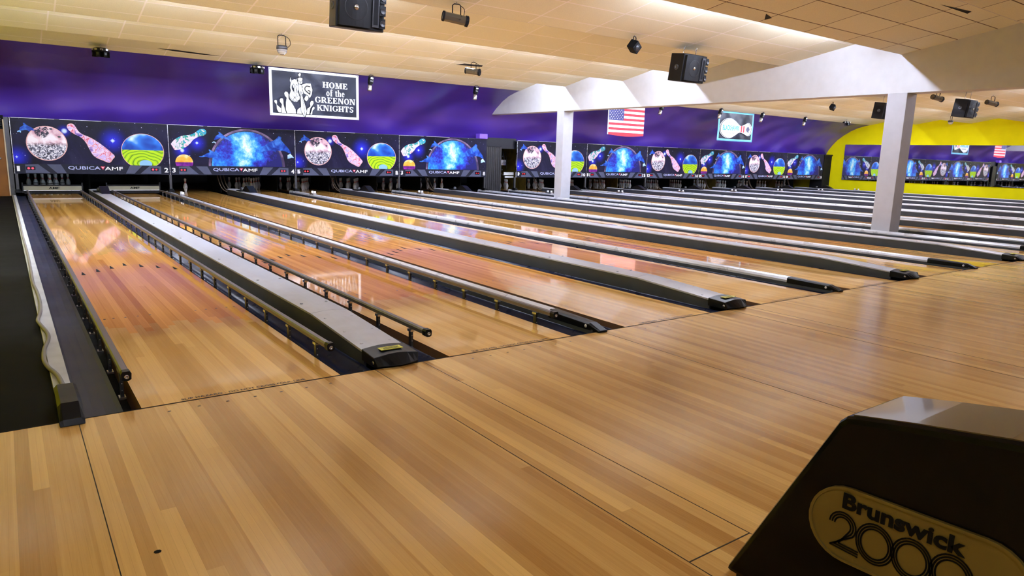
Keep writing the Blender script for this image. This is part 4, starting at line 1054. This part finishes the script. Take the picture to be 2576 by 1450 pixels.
def derby(loc, lb):
    t = thing('multi_beam_light', lb, 'stage light', loc, 0, 'multi beam lights')
    b = MB(); b.tube([(0, 0, .03), (0, 0, -.06)], .008, M_['alu'], 6); b.build('hanger', t)
    b = MB(); b.lathe([(0, -.06), (.12, -.06), (.18, -.10), (.18, -.13), (.16, -.15), (0, -.15)], M_['blackp'], 8, smooth=False); b.build('disc_body', t)
    for i in range(5):
        a = math.pi*(1.08+.21*i); T = Matrix.Rotation(a, 4, 'Z')
        MB().box(.158, .178, -.03, .03, -.125, -.085, M_['alu'], T).build('lens_window', t)
    for i in range(4):
        a = math.pi*(1.05+.3*i); T = Matrix.Rotation(a, 4, 'Z')
        MB().box(.06, .17, -.04, .04, -.26, -.15, M_['black'], T).box(.17, .174, -.025, .025, -.22, -.17, M_['steel'], T).build('lamp_head', t)
derby((1.53, 14.75, 3.46), 'flat black multi beam light at the upper left over lane 1')
derby((5.0, 14.95, 3.43), 'flat black multi beam light just left of the knight banner')
derby((32.9, 14.6, 3.49), 'flat black multi beam light at the corner with the yellow wall')
def dome(loc, lb):
    t = thing('dome_light', lb, 'stage light', loc, 0, 'clear dome lights')
    b = MB(); yoke(b, .03, .075, .2); b.tube(catmull([(.05, 0, .0), (.15, .02, -.05), (.17, .02, -.15), (.1, 0, -.22)]), .006, M_['black'], 5); b.build('yoke', t)
    MB().lathe([(0, -.19), (.10, -.19), (.105, -.25), (.095, -.26), (0, -.26)], M_['steel'], 18).build('collar', t)
    b = MB(); prof = []
    for i in range(7): a = i*math.pi/14; prof.append((.095*math.cos(a) + .003*(i % 2), -.26-.10*math.sin(a)))
    b.lathe(prof+[(0, -.362)], M_['glass'], 18, smooth=False); b.build('ribbed_dome', t)
dome((4.07, 10.1, 3.44), 'clear ribbed dome light hanging above the knight banner')
dome((32.3, 9.7, 3.52), 'clear dome light in front of the yellow wall')
def cube_spot(loc, lb, rz):
    t = thing('cube_spotlight', lb, 'stage light', loc, rz, 'cube spotlights')
    b = MB(); yoke(b, .02, .05, .12); b.build('yoke', t)
    T = Matrix.Translation((0, 0, -.17)) @ Matrix.Rotation(math.radians(30), 4, 'Y') @ Matrix.Rotation(math.radians(20), 4, 'X')
    MB().box(-.09, .09, -.08, .08, -.08, .08, M_['black'], T).build('housing', t, bevel=.01)
    MB().lathe([(0, 0), (.06, 0), (.06, .01), (0, .01)], M_['steel'], 14, mtx=T @ Matrix.Translation((0, -.08, 0)) @ Matrix.Rotation(math.pi/2, 4, 'X')).build('lens', t)
cube_spot((8.72, 5.32, 3.43), 'small black faceted spotlight left of the chained loudspeaker', .3)
cube_spot((23.27, 9.87, 3.48), 'small black cube spotlight under the beam left of the wide pillar', .3)
# dark gaps where ceiling tiles have slipped
def zceil(y):
    for a, c in zip(EDGES, EDGES[1:]):
        if a <= y < c: return CZH+(CZL-CZH)*(y-a)/(c-a)
b = MB()
for P in ([(9.15, 12.05), (9.9, 11.98), (9.85, 11.85), (9.3, 11.88)], [(2.65, 14.62), (3.0, 14.70), (3.6, 14.75), (4.1, 14.72), (3.6, 14.66), (3.0, 14.6)], [(11.0, 1.33), (11.9, 1.25), (11.95, 1.33)], [(8.75, 2.72), (8.98, 2.90), (9.02, 2.80)]):
    b.poly([(p[0], p[1], zceil(p[1])-.004) for p in P], M_['pit'])
tag(b.build('trim_6', fixn=False), 'dark slits where ceiling tiles have slipped', 'ceiling gaps', kind='structure')

# ------------------------------------------------------------------ ball return hood
t = thing('ball_return', 'glossy black ball return hood with gold plate in the lower right corner', 'ball return', (1.45, 0, 0))
side = [(-2.565, .04), (-2.868, .638), (-2.885, .656), (-2.91, .664), (-3.05, .690), (-3.25, .722), (-3.5, .750), (-3.8, .755), (-4.0, .72), (-4.12, .60), (-4.18, .04)]
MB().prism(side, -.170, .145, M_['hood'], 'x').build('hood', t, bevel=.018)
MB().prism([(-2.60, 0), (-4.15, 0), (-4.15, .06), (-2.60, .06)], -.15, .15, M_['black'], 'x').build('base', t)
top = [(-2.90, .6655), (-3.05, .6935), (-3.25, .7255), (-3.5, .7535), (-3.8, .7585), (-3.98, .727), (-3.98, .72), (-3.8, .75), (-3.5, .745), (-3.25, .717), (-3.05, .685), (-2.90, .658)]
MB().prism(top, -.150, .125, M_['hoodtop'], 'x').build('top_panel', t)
def pill(y0, y1, zc_, r, n=14, tilt=.04):
    P = []
    for i in range(n+1): a = math.pi/2 - math.pi*i/n; P.append((y0-r*.98+r*math.cos(a), r*math.sin(a)))
    for i in range(n+1): a = -math.pi/2 - math.pi*i/n; P.append((y1+r*.98+r*math.cos(a), r*math.sin(a)))
    return [(p[0], zc_+p[1]+(y0-p[0])*tilt) for p in P]
PX = -.171
b = MB(); b.prism(pill(-2.828, -3.35, .366, .105), PX-.006, PX+.004, M_['gold'], 'x')
po = pill(-2.828, -3.35, .366, .105); pi_ = pill(-2.836, -3.342, .366, .098)
for i in range(len(po)):
    j = (i+1) % len(po); b.poly([(PX-.010, *po[i]), (PX-.010, *po[j]), (PX-.010, *pi_[j]), (PX-.010, *pi_[i])], M_['gold'])
    b.poly([(PX-.010, *pi_[i]), (PX-.010, *pi_[j]), (PX-.006, *pi_[j]), (PX-.006, *pi_[i])], M_['gold']); b.poly([(PX-.010, *po[i]), (PX-.010, *po[j]), (PX-.0, *po[j]), (PX-.0, *po[i])], M_['gold'])
pl = b.build('name_plate', t)
b = MB(); put_text(b, 'Brunswick', M_['ink'], (PX-.009, -2.915, .414), (0, -1, .02), (0, 0, 1), .295, .045, bold=.035, extrude=.001)
b.build('lettering', pl, fixn=False)
b = MB()
def ribbon(P, w, m=M_['ink'], xx=PX-.0085):
    n = len(P)
    for i in range(n-1):
        a = Vector(P[i]); c = Vector(P[i+1]); e = c-a
        if e.length < 1e-6: continue
        q = Vector((-e.y, e.x)).normalized()*w/2; g = e.normalized()*w*.2
        b.poly([(xx, *(a-q-g)), (xx, *(c-q+g)), (xx, *(c+q+g)), (xx, *(a+q-g))], m)
for ci, (cy, cz) in enumerate(((-3.008, .353), (-3.098, .357), (-3.188, .361))):
    for r in (.054, .047, .040):
        P = [(cy + r*.88*math.cos(a*math.pi/16), cz + r*math.sin(a*math.pi/16)) for a in range(33)]
        ribbon(P, .0042)
for r in (.036, .029, .022):     # the 2: hook, diagonal, base in three parallel lines
    cy, cz = -2.922, .366
    P = [(cy - r*math.cos(a*math.pi/10), cz + r*math.sin(a*math.pi/10)) for a in range(10, -3, -1)]
    k = r - .029
    P = [(2*cy - p[0], p[1]) if False else p for p in P]
    P += [(-2.905+k*1.6, .306-k*.9), (-2.97, .304-k)]
    ribbon(P, .0042)
b.build('number_lines', pl, fixn=False)
